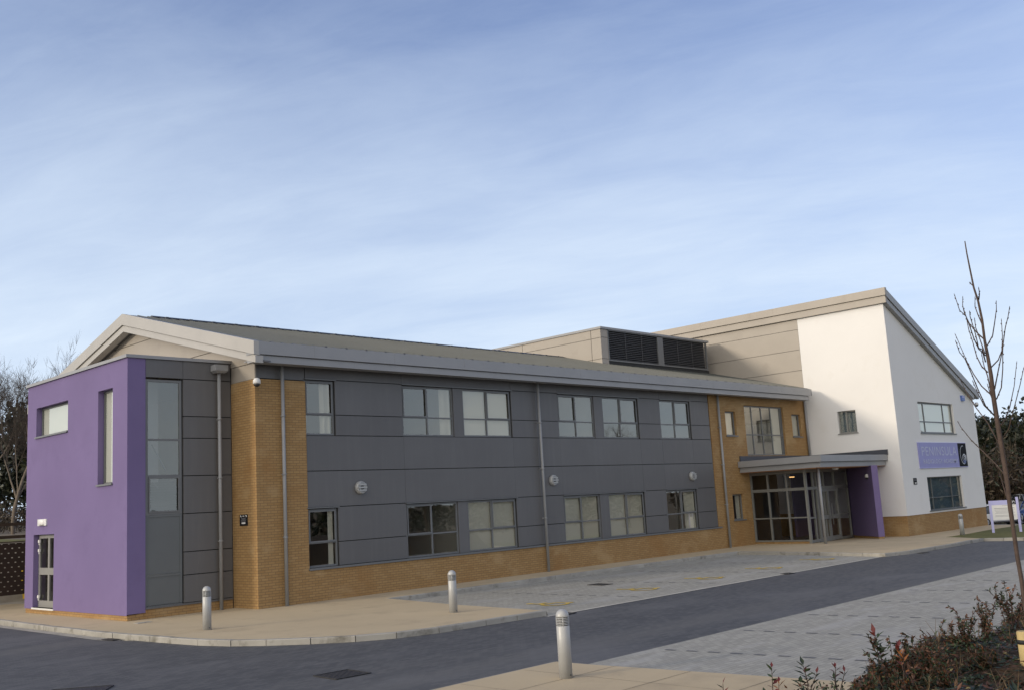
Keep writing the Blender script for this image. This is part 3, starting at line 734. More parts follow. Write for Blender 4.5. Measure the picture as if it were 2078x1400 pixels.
slope(mb, 32.40, 43.38, .012, -.37, YW-.27, YW-.1); slope(mb, 32.47, 42.8, -.40, -.66, YW-.22, YW+.05); slope(mb, 32.6, 43.0, -.36, -.41, YW-.16, YW)
mb.build('verge_fascia', 'fascia', B)
mb = MB(); mb.box(32.36, 32.55, YW-.278, YBK, 11.60, 11.985); mb.box(32.44, 32.61, YW-.228, YBK, 11.24, 11.575); mb.box(32.48, 32.6, YW-.2, YBK, 11.56, 11.61)
mb.box(43.25, 43.37, YW-.08, YBK, rw(43.4)-.34, rw(43.4)-.03)
for k in range(4): mb.box(32.354, 32.4, 1.2+k*4.6, 1.21+k*4.6, 11.61, 11.98)
mb.build('eaves_fascia', 'tan', B)  # warm sunlit tone painted in; the verge of the same metal stays grey
mb = MB(); mb.box(40.6, 41.0, -.6, -.2, 7.6, 9.25); mb.box(40.65, 40.75, -.55, -.45, 9.25, 9.42); mb.build('chimney', 'tan', B)

# ---- glazed entrance and canopy
PA, PB, PC = np.array([26.5, .0]), np.array([26.3, -2.97]), np.array([32.25, -2.05])
def seg(a, b):
    L = np.linalg.norm(b-a); t = (b-a)/L; n_ = np.array([t[1], -t[0]]); return mapper((a[0], a[1], 0), (t[0], t[1], 0), (n_[0], n_[1], 0)), L
MS, LS = seg(PB, PA)      # left face, u runs back towards the brick
n_chk = np.array(MS(0, 0, 1))-np.array(MS(0, 0, 0))
if n_chk[0] > 0:
    _f = MS; MS = lambda u, v, w, f=_f: f(u, v, -w)
ME, LE = seg(PB, PC)
if (np.array(ME(0, 0, 1))-np.array(ME(0, 0, 0)))[1] > 0:
    _g = ME; ME = lambda u, v, w, f=_g: f(u, v, -w)
mb = MB()
ZS = [.10, .17, 1.13, 1.19, 2.37, 2.50, 3.16, 3.24]
for z0, z1 in ((.10, .17), (1.13, 1.19), (2.37, 2.50), (3.16, 3.36)): mb.mbox(MS, .06, LS, z0, z1, -.1, 0)
for u in (.0, LS*.335, LS*.67, LS-.08): mb.mbox(MS, u, u+.075, .10, 3.36, -.1, .006)
for z0, z1 in ((2.37, 2.50), (3.16, 3.36)): mb.mbox(ME, .07, LE-.02, z0, z1, -.1, 0)
for z0, z1, a, b in ((.02, .14, .07, 1.3), (1.08, 1.15, .07, .85), (1.08, 1.15, 4.32, LE-.05), (-.06, .05, 4.32, LE-.05)): mb.mbox(ME, a, b, z0, z1, -.1, 0)
for u in (.0, .85, 1.32, 2.28, 4.27, LE-.08): mb.mbox(ME, u, u+.07, -.08 if u > 1 else 0, 2.38, -.1, .006)
for u in (.0, .95, 1.4, 2.4, 3.95, LE-.08): mb.mbox(ME, u, u+.07, 2.49, 3.2, -.1, .004)
es = mb.build('entrance_screen', 'silverframe', B)
q = MB()
q.face([MS(.02, .12, -.05), MS(LS-.02, .12, -.05), MS(LS-.02, 3.3, -.05), MS(.02, 3.3, -.05)]); q.face([ME(.02, 0, -.05), ME(LE-.02, -.05, -.05), ME(LE-.02, 3.3, -.05), ME(.02, 3.3, -.05)])
q.build('pane', 'darkglass', es)
for a, b, s_ in ((1.40, 2.80, 1), (2.82, 4.24, 0)):
    q = MB()
    for z0, z1 in ((-.02, .17), (.98, 1.15), (2.26, 2.36)): q.mbox(ME, a+.1, b-.1, z0, z1, -.07, .02)
    q.mbox(ME, a, a+.1, -.02, 2.36, -.07, .02); q.mbox(ME, b-.1, b, -.02, 2.36, -.07, .02)
    q.tube([ME(b-.16 if s_ else a+.16, .7, .09), ME(b-.16 if s_ else a+.16, 1.7, .09)], .02, 8)
    q.build('door', 'silverframe', es)
mb = MB(); mb.prism([(PB[0]+.02, PB[1]+.03, 0), (PA[0]+.02, 0.05, 0), (PA[0]+.3, 0.05, 0), (PB[0]+.8, PB[1]+.16, 0)], (0, 0, -.3), (0, 0, .1)); mb.build('brick_plinth', 'brick', es)
# purple fin wall
FA, FBk = np.array([30.45, -4.18]), np.array([32.5, -1.9])
MF, LF = seg(FA, FBk)
if (np.array(MF(0, 0, 1))-np.array(MF(0, 0, 0)))[0] > 0:
    _h = MF; MF = lambda u, v, w, f=_h: f(u, v, -w)
mb = MB(); mb.mbox(MF, 0, LF, .02, 3.34, -.3, 0); fin = mb.build('purple_fin_wall', 'purple', B)
mb = MB(); mb.mbox(MF, .02, LF, -.4, .02, -.28, -.02); mb.build('plinth', 'brick', fin)
mb = MB(); mb.mbox(ME, 5.2, 9, 0, 3.3, -2.6, -2.5); mb.build('lobby_wall', 'purple', B)
mb = MB(); mb.box(26.4, 26.5, .31, 5, 0.06, 3.4); mb.box(26.6, 32.5, -1.5, .1, 3.30, 3.36); mb.box(29.6, 29.7, .4, 4.9, .06, 3.4); mb.build('lobby_lining', 'panel', B)
mb = MB(); mb.box(26.5, 32.5, -2, .1, -.2, .0); mb.build('lobby_floor', 'carpet', B)
mb = MB(); mb.box(28.7, 29.1, -.9, -.85, 3.0, 3.04); mb.build('ceiling_light', 'lightwarm', B)
# canopy
CP = [(25.55, -.02), (25.38, -4.28), (32.58, -4.10), (32.58, -.02)]
def inset(P, d): return [(P[0][0]+d, P[0][1]), (P[1][0]+d, P[1][1]+d), (P[2][0], P[2][1]+d), P[3]]
mb = MB()
mb.prism([(x, y, 0) for x, y in CP], (0, 0, 3.57), (0, 0, 3.85)); mb.prism([(x, y, 0) for x, y in inset(CP, .12)], (0, 0, 3.33), (0, 0, 3.545)); mb.prism([(x, y, 0) for x, y in inset(CP, .16)], (0, 0, 3.54), (0, 0, 3.575))
cn = mb.build('canopy', 'fascia', B)
q = MB(); q.prism([(x, y, 0) for x, y in inset(CP, .17)], (0, 0, 3.30), (0, 0, 3.34)); q.build('soffit', 'soffit', cn)
q = MB(); q.box(25.75, 32.55, -.06, -.004, 3.84, 4.10); q.box(32.53, 32.59, -4.14, -.06, 3.84, 4.10); q.build('flashing', 'ridge', cn)
q = MB(); q.tube([(26.1, -3.73, -.05), (26.1, -3.73, 3.32)], .062, 16); q.build('post', 'pipe', cn)
q = MB(); q.lathe([(0, 3.21), (.12, 3.22), (.15, 3.26), (.15, 3.305)], 16, (28.2, -3.5, 0)); q.build('lamp', 'plastic', cn)

# ------------------------------------------------------------------ things fixed to the building
def bulkhead(x, z, label):
    r = empty('wall_lamp', (x, 0.028, z), 0, label, 'wall lamp', 'round louvred lamps on the grey cladding')
    q = MB(); q.lathe([(.2, 0), (.205, .03), (.19, .10), (.15, .145), (.145, .12)], 28, axis='y'); 
    for zz in (-.088, 0, .088): 
        hw = math.sqrt(.16**2-zz**2); q.box(-hw, hw, -.165, -.12, zz-.026, zz+.026)
    q.build('louvre_ring', 'silver', r)
    q = MB(); q.lathe([(.148, .115), (.0, .125)], 24, axis='y'); q.build('diffuser', 'slot', r)
bulkhead(3.67, 3.27, 'round silver wall lamp nearest the brick pillar, on the left part of the grey cladding')
bulkhead(12.62, 3.29, 'round silver wall lamp just right of the middle downpipe')
bulkhead(21.76, 3.26, 'round silver wall lamp above the last ground floor window before the entrance bay')
def dome_camera(loc, rz_, label, long=.3):
    r = empty('security_camera', loc, rz_, label, 'camera')
    q = MB(); q.tube([(0, 0, 0), (0, -long, .02)], .03, 8); q.lathe([(.045, -.015), (.045, .03)], 10, (0, -.01, 0), axis='y'); q.build('bracket', 'plastic', r)
    q = MB(); q.lathe([(.02, .1), (.075, .085), (.105, .03), (.11, -.06), (.095, -.07)], 18, (0, -long, 0)); q.build('housing', 'plastic', r)
    q = MB(); q.lathe([(.092, -.065), (.08, -.12), (.04, -.155), (0, -.16)], 16, (0, -long, 0)); q.build('dome', 'blackplastic', r)
dome_camera((.02, -.01, 6.38), R(-25), 'white dome security camera on the top corner of the brick pillar', .28)
dome_camera((43.12, YW+.12, 6.60), R(78), 'white dome security camera under the low roof corner of the white block', .55)
mf = MF(.62, 2.86, 0); dome_camera((mf[0], mf[1], mf[2]), R(-48), 'small white dome camera on the purple fin wall beside the entrance', .08)
r = empty('bulkhead_lamp', (XP, 7.07, 2.66), 0, 'white rectangular lamp above the glazed door of the purple tower', 'wall lamp')
q = MB(); q.box(-.04, 0, -.33, .33, .0, .2); q.build('back_plate', 'plastic', r)
q = MB(); q.lathe([(.30, .01), (.31, .06), (.31, .16), (.29, .2)], 20, (.19, 0, 0)); q.build('cover', 'plastic', r)
# plaques
r = empty('notice_plaque', (0, .70, 2.32), 0, 'small black notice plaque with white marks on the side of the brick pillar', 'plaque')
LQ = mapper((0, 0, 0), (0, 1, 0), (-1, 0, 0))
q = MB(); q.mbox(LQ, -.21, .21, 0, .32, 0, .015); q.build('board', 'black', r)
q = MB(); q.mbox(LQ, -.1, .1, .055, .095, .015, .018)
for u, s_ in ((.14, 1), (-.14, -1)): q.hexa([LQ(u-.035, .255, .015), LQ(u+.0, .245, .015), LQ(u+.0, .245, .018), LQ(u-.035, .255, .018), LQ(u+.0+.01*s_, .30, .015), LQ(u+.035, .29, .015), LQ(u+.035, .29, .018), LQ(u+.01*s_, .30, .018)])
q.mbox(LQ, -.045, .045, .265, .285, .015, .018)
q.build('marks', 'signwhite', r)
q = MB()
for k, w in enumerate((.13, .11, .14, .12, .10)): q.mbox(LQ, -w, w, .215-.028*k, .224-.028*k, .015, .018)
q.build('text_lines', 'ink', r)
r = empty('notice_plaque', (33.96, YW, 2.32), 0, 'small dark plaque on the white wall left of the grey window', 'plaque')
FQ = mapper((0, 0, 0), (1, 0, 0), (0, -1, 0))
q = MB(); q.mbox(FQ, -.2, .2, 0, .32, 0, .015); q.build('board', 'black', r)
q = MB(); q.mbox(FQ, -.08, .14, .05, .10, .015, .018); q.build('marks', 'signwhite', r)
q = MB()
for k, w in enumerate((.13, .11, .12)): q.mbox(FQ, -w, w, .26-.04*k, .272-.04*k, .015, .018)
q.build('text_lines', 'ink', r)
r = empty('alarm_box', (41.5, YW, 6.69), 0, 'small blue alarm box high on the white wall under the sloping roof', 'alarm box')
q = MB(); q.hexa([FQ(-.2, 0, 0), FQ(.2, 0, 0), FQ(.18, .02, .1), FQ(-.18, .02, .1), FQ(-.22, .32, 0), FQ(.22, .32, 0), FQ(.2, .3, .1), FQ(-.2, .3, .1)]); q.build('cover', 'bluebox', r)
q = MB(); q.mbox(FQ, -.14, .14, .20, .26, .1, .103); q.build('panel', 'lilac2', r)
# the big sign
r = empty('sign_board', (34.71, YW, 3.12), 0, 'lilac sign reading PENINSULA RADIOLOGY ACADEMY with black emblem panel on the white wall', 'sign')
q = MB(); q.mbox(FQ, 0, 5.17, 0, 1.25, 0, .05); q.build('lilac_panel', 'lilac', r)
q = MB(); q.mbox(FQ, 5.17, 6.34, 0, 1.25, 0, .052); q.build('emblem_panel', 'black', r)
q = MB(); q.mbox(FQ, -.03, 6.37, 1.25, 1.28, 0, .06); q.mbox(FQ, -.03, 6.37, -.03, 0, 0, .06); q.build('edge_trim', 'lilac2', r)
def text(s, x, z, width, height, parent, name, mat, w=.058, bold=0):
    cu = bpy.data.curves.new(name, 'FONT'); cu.body = s; cu.size = 1; cu.extrude = .002; cu.offset = bold; cu.space_character = 1.08
    t = bpy.data.objects.new(name, cu); COL.objects.link(t)
    bpy.context.view_layer.update()
    me = bpy.data.meshes.new_from_object(t.evaluated_get(bpy.context.evaluated_depsgraph_get()))
    bpy.data.objects.remove(t); bpy.data.curves.remove(cu)
    co = np.array([v.co[:] for v in me.vertices]); lo, hi = co.min(0), co.max(0)
    for v in me.vertices:
        a = (v.co.x-lo[0])/(hi[0]-lo[0])*width+x; b = (v.co.y-lo[1])/(hi[1]-lo[1])*height+z
        c = v.co.z
        v.co = FQ(a, b, w+c)
    me.materials.clear(); me.materials.append(MT[mat])
    o = bpy.data.objects.new(name, me); COL.objects.link(o); o.parent = parent; return o
text('PENINSULA', .36, .60, 4.55, .46, r, 'lettering', 'lettering')
text('RADIOLOGY ACADEMY', .45, .20, 4.55, .22, r, 'lettering', 'lettering', bold=.01)
q = MB()
def ring(q, cx, cz, rx, rz_, a0, a1, w0, w1, n=22, h=.06):
    for i in range(n):
        f0, f1 = i/n, (i+1)/n; t0, t1 = R(a0+(a1-a0)*f0), R(a0+(a1-a0)*f1)
        wa = w0+(w1-w0)*f0; wb = w0+(w1-w0)*f1
        q.face([FQ(cx+(rx-wa)*math.cos(t0), cz+(rz_-wa)*math.sin(t0), h), FQ(cx+rx*math.cos(t0), cz+rz_*math.sin(t0), h), FQ(cx+rx*math.cos(t1), cz+rz_*math.sin(t1), h), FQ(cx+(rx-wb)*math.cos(t1), cz+(rz_-wb)*math.sin(t1), h)])
ring(q, 5.82, .62, .42, .50, 75, 360, .03, .05); ring(q, 5.92, .42, .26, .26, -30, 200, .10, .05, h=.063)
ring(q, 5.93, .46, .10, .10, 0, 360, .04, .04, h=.066)
q.build('emblem', 'emblem', r)
q = MB(); ring(q, 5.93, .34, .22, .2, 180, 360, .2, .2, h=.0605); q.build('emblem_fill', 'emblemblue', r)

# ------------------------------------------------------------------ bollards
def bollard(loc, label, src=[None]):
    if src[0] is None:
        r = empty('bollard', loc); src[0] = r
        q = MB(); q.lathe([(.1, 0), (.1, .755), (.096, .76), (.07, .76)], 32); q.build('post', 'silver', r)
        q = MB()
        for k in range(5):
            z = .772+k*.023; q.lathe([(.085, z), (.1, z), (.1, z+.010), (.085, z+.012)], 32)
        for k in range(4):
            a = R(45+90*k); q.tube([(.092*math.cos(a), .092*math.sin(a), .76), (.092*math.cos(a), .092*math.sin(a), .885)], .009, 6)
        q.build('louvre_ring', 'silver', r)
        q = MB(); q.lathe([(.075, .755), (.075, .885)], 24); q.build('lamp_core', 'slot', r)
        q = MB(); q.lathe([(.08, .884), (.1, .886), (.1, .90)]+[(.1*math.cos(R(a)), .90+.1*math.sin(R(a))) for a in range(8, 88, 8)]+[(.0, 1.0)], 32); q.build('cap', 'silver', r)
        q = MB(); q.lathe([(.013, .1005), (.0, .104)], 8, (0, 0, .05), axis='y'); q.build('bolt', 'slot', r)
    else:
        r = copy_tree(src[0]); r.location = loc
    return tag(r, label, 'bollard', 'silver domed lighting bollards')
bollard((-3.32, -3.15, 0), 'silver domed bollard on the pavement in front of the purple tower')
bollard((1.16, -6.80, 0), 'silver domed bollard on the pavement tip beside the parking bays')
bollard((-4.0, -14.93, -.10), 'large nearest silver domed bollard on the cream slabs across the road')
bollard((32.8, -7.13, gz(32.8)-.02), 'distant silver domed bollard on the grass edge by the white block')

# ------------------------------------------------------------------ drain covers
def drain(cx, cy, w, d, rz_, z, label, grid=True):
    r = empty('drain_cover', (cx, cy, z), rz_, label, 'drain cover')
    q = MB(); 
    for a, b, c, e in ((-w/2, w/2, -d/2, -d/2+.03), (-w/2, w/2, d/2-.03, d/2), (-w/2, -w/2+.03, -d/2+.03, d/2-.03), (w/2-.03, w/2, -d/2+.03, d/2-.03)): q.box(a, b, c, e, 0, .012)
    q.build('frame', 'iron', r)
    q = MB(); n = 9
    q.box(-w/2+.03, w/2-.03, -d/2+.03, d/2-.03, -.004, .004)
    for i in range(n):
        for j in range(n):
            if (i+j) % 2: continue
            a = -w/2+.05+(w-.1)*i/n; b = -d/2+.05+(d-.1)*j/n; q.box(a, a+(w-.1)/n*.8, b, b+(d-.1)/n*.8, .004, .006)
    q.build('lid', 'iron', r)
drain(-5.34, -11.19, .68, .70, R(-3), ZR+.006, 'square black drain cover in the middle of the dark road')
drain(9.0, -4.93, .48, .66, R(-6), ZR+.008, 'small black drain cover among the yellow parking symbols')
drain(-8.42, -8.15, 1.0, .62, R(-40), ZR+.006, 'black drain cover cut off by the bottom edge, left on the dark road')
drain(2.55, -9.2, .40, .30, R(5), ZR+.01, 'small gully grate at the end of the kerb tip')
drain(13.05, -9.12, .42, .3, 0, ZR+.012, 'small gully grate on the edging line of the parking bays')
drain(-4.83, -1.4, .2, .5, R(6), ZR+.01, 'small gully grate against the curved kerb by the purple tower')
drain(21.6, -9.85, .5, .25, 0, ZR+.006, 'small gully grate by the kerb in front of the entrance')
mb = MB(); mb.box(-.2, .2, -.12, .12, 0, .012); r = mb.build('access_cover', 'kerb'); r.location = (-3.15, .45, 0); tag(r, 'small pale access cover in the pavement beside the purple corner', 'access cover')

# ------------------------------------------------------------------ left: brown fence, bank, rails, trees
r = empty('board_fence', (-9, 12.75, 0), R(2), 'dark brown perforated board fence beside the purple tower', 'fence')
W_ = 10.4
for a, b in ((0, W_-1.15), (W_-1.05, W_)):
    q = MB(); z = .32; k = 0
    while z < 2.0:
        q.box(a, b, 0, .03, z, z+.13)
        n = int((b-a)/.24)
        for i in range(n+1):
            u = a+.24*i+(.12 if k % 2 else 0)
            if u+.175 < b: q.box(u, u+.175, .004, .026, z+.13, z+.165)
        z += .165; k += 1
    q.box(a, b, 0, .03, z, 2.12); q.build('perforated_panel', 'rust', r)
for u in (0, 2.3, 4.7, W_-1.1, W_):
    q = MB(); q.box(u-.06, u+.06, -.03, .09, 0, 2.15); q.build('post', 'rust', r)
q = MB(); q.box(-.1, W_+.1, -.04, .1, 2.15, 2.19); q.build('top_rail', 'fencewood', r)
r = empty('grit_bin', (-.75, 13.75, 0), 0, 'yellow bin glimpsed through the gaps of the brown fence', 'bin')
q = MB(); q.hexa([(-.45, -.25, .1), (.45, -.25, .1), (.45, .25, .1), (-.45, .25, .1), (-.55, -.3, 1.15), (.55, -.3, 1.15), (.55, .3, 1.15), (-.55, .3, 1.15)]); q.build('body', 'yellow', r)
q = MB(); q.hexa([(-.6, -.34, 1.15), (.6, -.34, 1.15), (.6, .34, 1.15), (-.6, .34, 1.15), (-.5, -.2, 1.4), (.5, -.2, 1.4), (.5, .3, 1.4), (-.5, .3, 1.4)]); q.build('lid', 'yellow', r)
sheet('service_yard', [(-40, 12.6), (0, 12.9), (0, 14.6), (-40, 14.6)], -.02, 'gravel')
r = empty('rail_fence', (-20, 16, 2.0), 0, 'dark two rail fence on the bank above the brown fence', 'fence')
for z in (.34, .82):
    q = MB(); q.box(0, 20.5, -.03, .03, z-.06, z+.06); q.build('rail', 'fencewood', r)
for k in range(9):
    q = MB(); q.box(k*2.5-.06, k*2.5+.06, .03, .13, -.3, 1.0); q.build('post', 'fencewood', r)

def rnd(rng, s=1.): return np.array([rng.gauss(0, s), rng.gauss(0, s), rng.gauss(0, s)])
def grow(tm, cm, rng, p, d, L, r, lvl, maxl, kink=.18, rise=.12, ang=.6, nb=(3, 5), sides=(8, 6, 5, 4, 3)):
    """one limb and its side limbs; thick wood goes to tm, twigs to cm"""
    n = 5 if lvl < 2 else 4; pts = [np.array(p, float)]; d = np.array(d, float)
    for i in range(n):
        d = d+rnd(rng, kink)+np.array([0, 0, rise]); d /= np.linalg.norm(d); pts.append(pts[-1]+d*L/n)
    r1 = r*.45 if lvl else r*.55
    rad = [r+(r1-r)*i/n for i in range(n+1)]
    if lvl == maxl: rad[-1] = r*.25
    (tm if lvl < 2 else cm).tube(pts, rad, sides[min(lvl, 4)], cap=False)
    if lvl >= maxl: return
    k = rng.randint(*nb)
    for j in range(k):
        f = rng.uniform(.35, 1.) if lvl else rng.uniform(.45, 1.)
        i = min(int(f*n), n-1); q = pts[i]+(pts[i+1]-pts[i])*(f*n-i); t = pts[i+1]-pts[i]; t /= np.linalg.norm(t)
        s_ = rnd(rng); s_ -= t*np.dot(s_, t); s_ /= np.linalg.norm(s_)+1e-6
        a = rng.uniform(ang*.6, ang*1.3)
        grow(tm, cm, rng, q, t*math.cos(a)+s_*math.sin(a), L*rng.uniform(.5, .75), max(.007, rad[i]*rng.uniform(.45, .65)), lvl+1, maxl, kink, rise, ang, nb, sides)
    grow(tm, cm, rng, pts[-1], d, L*.7, r1, lvl+1, maxl, kink, rise, ang, nb, sides)
def bare_tree(loc, h, r, seed, label, group=None, maxl=4, ang=.55, lean=(0, 0, 1), nb=(3, 5)):
    rt = empty('bare_tree', loc, 0, label, 'tree', group); rng = random.Random(seed); t, c = MB(), MB()
    grow(t, c, rng, (0, 0, -.3), lean, h*.38, r, 0, maxl, .10, .05, ang, nb)
    t.build('trunk', 'greybark', rt); c.build('crown', 'twig', rt); return rt
def clump_crown(mb, rng, c, rad, nclump, nleaf, size, mats=2, flat=.8, cr=.32):
    for i in range(nclump):
        d = rnd(rng); d /= np.linalg.norm(d); k = rng.uniform(.45, 1.0)
        q = np.array(c)+d*np.array(rad)*k; mi = rng.randrange(mats)
        rr = cr*min(rad)*rng.uniform(.6, 1.3)
        for j in range(nleaf):
            e = rnd(rng); e /= np.linalg.norm(e); p = q+e*rr*np.array([1, 1, flat])*rng.uniform(.3, 1.)**.6
            mb.leaf(p, e+rnd(rng, .7), rnd(rng), size*rng.uniform(.7, 1.4), size*rng.uniform(.5, .9), mi, .1)
def evergreen(loc, h, rx, seed, label, group=None, cat='tree', nclump=60, nleaf=34, size=.3, base=.3, mats=('needle', 'needle2')):
    rt = empty('evergreen_tree', loc, 0, label, cat, group); rng = random.Random(seed)
    t = MB(); t.tube([(0, 0, -.3), (.1, .05, h*.4), (0, .1, h*.85)], [h*.025, h*.018, h*.006], 7)
    for k in range(6):
        a = rng.uniform(0, 6.28); z = h*rng.uniform(base, .75); t.tube([(0, 0, z), (rx*.6*math.cos(a), rx*.6*math.sin(a), z+h*.08)], [h*.008, h*.003], 4)
    t.build('trunk', 'greybark', rt)
    c = MB(); clump_crown(c, rng, (0, 0, h*(1+base)/2), (rx, rx, h*(1-base)/2), nclump, nleaf, size, len(mats)); c.build('crown', list(mats), rt); return rt
p = at(27, 1066, 56); bare_tree((p[0], p[1], terrain(p[0], p[1])), 10.2, .105, 3, 'bare winter tree with pale forked trunk behind the brown fence', 'bare trees beyond the fence', 5, .5)
p = at(-45, 1060, 64); bare_tree((p[0], p[1], terrain(p[0], p[1])), 11.0, .14, 8, 'second bare tree at the left picture edge, mostly its fine twigs showing', 'bare trees beyond the fence', 5, .6)
p = at(92, 1050, 62); bare_tree((p[0], p[1], terrain(p[0], p[1])), 9.3, .12, 14, 'bare tree behind the purple tower with only its top twigs showing', 'bare trees beyond the fence', 5, .5)
p = at(72, 1050, 75); evergreen((p[0], p[1], terrain(p[0], p[1])), 8.3, 3.4, 5, 'dark rounded evergreen half hidden behind the purple tower', None, 'tree', 90, 40, .42, .12)
p = at(-30, 1050, 90); evergreen((p[0], p[1], terrain(p[0], p[1])), 7, 5, 6, 'low dark evergreen at the left edge behind the bare trees', None, 'tree', 80, 36, .45, .1)
def scrub(name, cx0, cx1, cy0, cy1, n, h, label, cat, seed, zf, mats=('scrub', 'scrub2')):
    rng = random.Random(seed); mb = MB()
    for i in range(n):
        x, y = rng.uniform(cx0, cx1), rng.uniform(cy0, cy1); z = zf(x, y)
        for j in range(5):
            d = np.array([rng.gauss(0, .35), rng.gauss(0, .35), 1.]); L = h*rng.uniform(.4, 1.); mi = rng.randrange(len(mats))
            p0 = np.array([x+rng.gauss(0, .3), y+rng.gauss(0, .3), z-.1]); p1 = p0+d*L*.5; p2 = p1+(d+rnd(rng, .3))*L*.5
            mb.tube([p0, p1, p2], [.03, .02, .006], 3, mi, False)
            for k in range(7): mb.leaf(p1+(p2-p1)*rng.random()+rnd(rng, .12*h), rnd(rng), rnd(rng), .22*h*rng.uniform(.3, 1), .1*h*rng.uniform(.3, 1), mi)
    o = mb.build(name, list(mats)); return tag(o, label, cat, None, 'stuff')
scrub('scrub', -8, 12, 30, 60, 420, 1.6, 'brown winter scrub covering the bank beyond the rail fence', 'scrub', 21, terrain)

# ------------------------------------------------------------------ right: sign, cars, wood
g0, g1 = np.array([34.41, -7.96]), np.array([34.85, -9.03])
r = empty('information_board', (g0[0], g0[1], gz(34.5)-.02), math.atan2(g1[1]-g0[1], g1[0]-g0[0]), 'lilac framed information board with white panel of small print on the grass', 'sign')
WB = float(np.linalg.norm(g1-g0))
FI = mapper((0, 0, 0), (1, 0, 0), (0, -1, 0))
FI = (lambda u, v, w: (u, -w, v))
for u, h in ((0, 1.5), (WB, 1.62)):
    q = MB(); q.box(u-.055, u+.055, -.05, .05, -.1, h); q.build('post', 'lilac2', r)
q = MB(); q.mbox(FI, .055, WB-.055, .60, 1.29, -.01, .03); q.build('white_panel', 'signwhite', r)
q = MB(); q.mbox(FI, .055, WB-.26, 1.29, 1.50, -.01, .035); q.build('header', 'lilac2', r)
q = MB(); q.mbox(FI, WB-.26, WB-.055, 1.29, 1.52, -.01, .035); q.build('emblem_panel', 'black', r)
q = MB()
for i in range(16):
    a, b = R(20+i*20), R(40+i*20); q.face([FI(WB-.15+.06*math.cos(a), 1.39+.07*math.sin(a), .038), FI(WB-.15+.06*math.cos(b), 1.39+.07*math.sin(b), .038), FI(WB-.15+.04*math.cos(b), 1.38+.05*math.sin(b), .038), FI(WB-.15+.04*math.cos(a), 1.38+.05*math.sin(a), .038)])
q.build('emblem', 'emblem', r)
q = MB(); rr = random.Random(4)
for k, z in enumerate((1.24, 1.12, 1.06, 1.0, .95, .90, .80, .75)):
    a = .5 if k == 0 else .15+rr.random()*.08; q.mbox(FI, a, WB-.12-rr.random()*.06, z, z+(.022 if k == 1 else .013), .03, .032)
q.build('text_lines', 'ink', r)

def car(loc, rz_, paint, label, L=4.2, W=1.75, H=1.48):
    r = empty('parked_car', loc, rz_, label, 'car', 'cars parked beyond the building')
    # side profile, nose towards +x
    low = [(-.5, .30), (-.5, .62), (-.485, .86), (-.20, .93), (.20, .92), (.40, .80), (.485, .68), (.5, .45), (.5, .28)]
    q = MB(); P = [(a*L, z) for a, z in low]
    n = len(P); rows = []
    for y, s_, zz in ((-W/2, .985, .0), (-W/2*.985, 1., 0), (0, 1.015, .02), (W/2*.985, 1., 0), (W/2, .985, .0)):
        rows.append([(a*s_, y*(1 if z < .8 else .955), z+(zz if z > .8 else 0)) for a, z in P])
    for A, Bq in zip(rows, rows[1:]):
        for i in range(n): q.face([A[i], A[(i+1) % n], Bq[(i+1) % n], Bq[i]], 0, False)
    # wheel arches as dark recesses, drawn into the side shape
    q.face(rows[0]); q.face(rows[-1][::-1]); body = q.build('body', paint, r)
    gh = [(-.47, .86), (-.40, 1.30), (-.32, H-.03), (.0, H), (.10, H-.04), (.27, .90)]
    q = MB(); A = [(a*L, -W/2*(.94 if z < 1 else .76), z) for a, z in gh]; Bq = [(a, -y, z) for a, y, z in A]
    for i in range(len(A)): 
        j = (i+1) % len(A)
        if i in (2, 3): q.face([A[i], A[j], Bq[j], Bq[i]])
    def bar(i, w=.05):
        for S_ in (A, Bq): q.tube([S_[i], S_[i+1]], w, 5)
    for i in range(5): bar(i, .045)
    for S_ in (A, Bq): q.tube([(.0*L, S_[3][1], H-.02), (-.02*L, S_[0][1], .9)], .05, 5)
    q.build('roof', paint, r)
    q = MB(); q.face(A); q.face(Bq[::-1]); q.face([A[0], A[1], Bq[1], Bq[0]]); q.face([A[1], A[2], Bq[2], Bq[1]]); q.face([A[4], A[5], Bq[5], Bq[4]]); q.build('window', 'carglass', r)
    q = MB(); q.box(-.505*L, .505*L, -W/2-.004, W/2+.004, .26, .36); q.build('bumper_trim', 'cartrim', r)
    for sx in (-.30, .31):
        for sy in (-1, 1):
            cx = sx*L; y = sy*(W/2-.1)
            q = MB(); q.lathe([(.355, -.115), (.37, 0), (.355, .012)] if sy < 0 else [(.355, -.012), (.37, 0), (.355, .115)], 22, (cx, y+(.0), .34), axis='y'); q.build('wheel_arch', 'rubber', r)
            q = MB(); q.lathe([(.2, -.1), (.29, -.1), (.315, -.06), (.315, .09), (.29, .125), (.2, .125)], 22, (cx, y, .315), axis='y'); wl = q.build('wheel', 'rubber', r)
            q = MB(); yy = y+sy*.122
            for k in range(5):
                a = 2*math.pi*k/5; u = np.array([math.cos(a), math.sin(a)]); v = np.array([-u[1], u[0]])
                q.hexa([(cx+u[0]*s1+v[0]*t1, yy+sy*dd, .315+u[1]*s1+v[1]*t1) for dd in (0, .012) for s1, t1 in ((.02, -.03), (.2, -.022), (.2, .022), (.02, .03))])
            q.lathe([(.18, -.004), (.21, -.004), (.21, .012), (.18, .012)], 22, (cx, yy, .315), axis='y'); q.build('rim', 'alloy', wl)
    for sx, mt_ in ((.49, 'plastic'), (-.495, 'leafred')):
        for sy in (-1, 1):
            q = MB(); cx = sx*L; q.box(cx-.05, cx+.06*(1 if sx > 0 else -.2)+.03, sy*W*.36-.16, sy*W*.36+.16, .62, .76); q.build('headlight' if sx > 0 else 'tail_light', mt_, r)
    return r
p = at(2040, 1064, 85); ang = math.atan2(-1.0, .72)
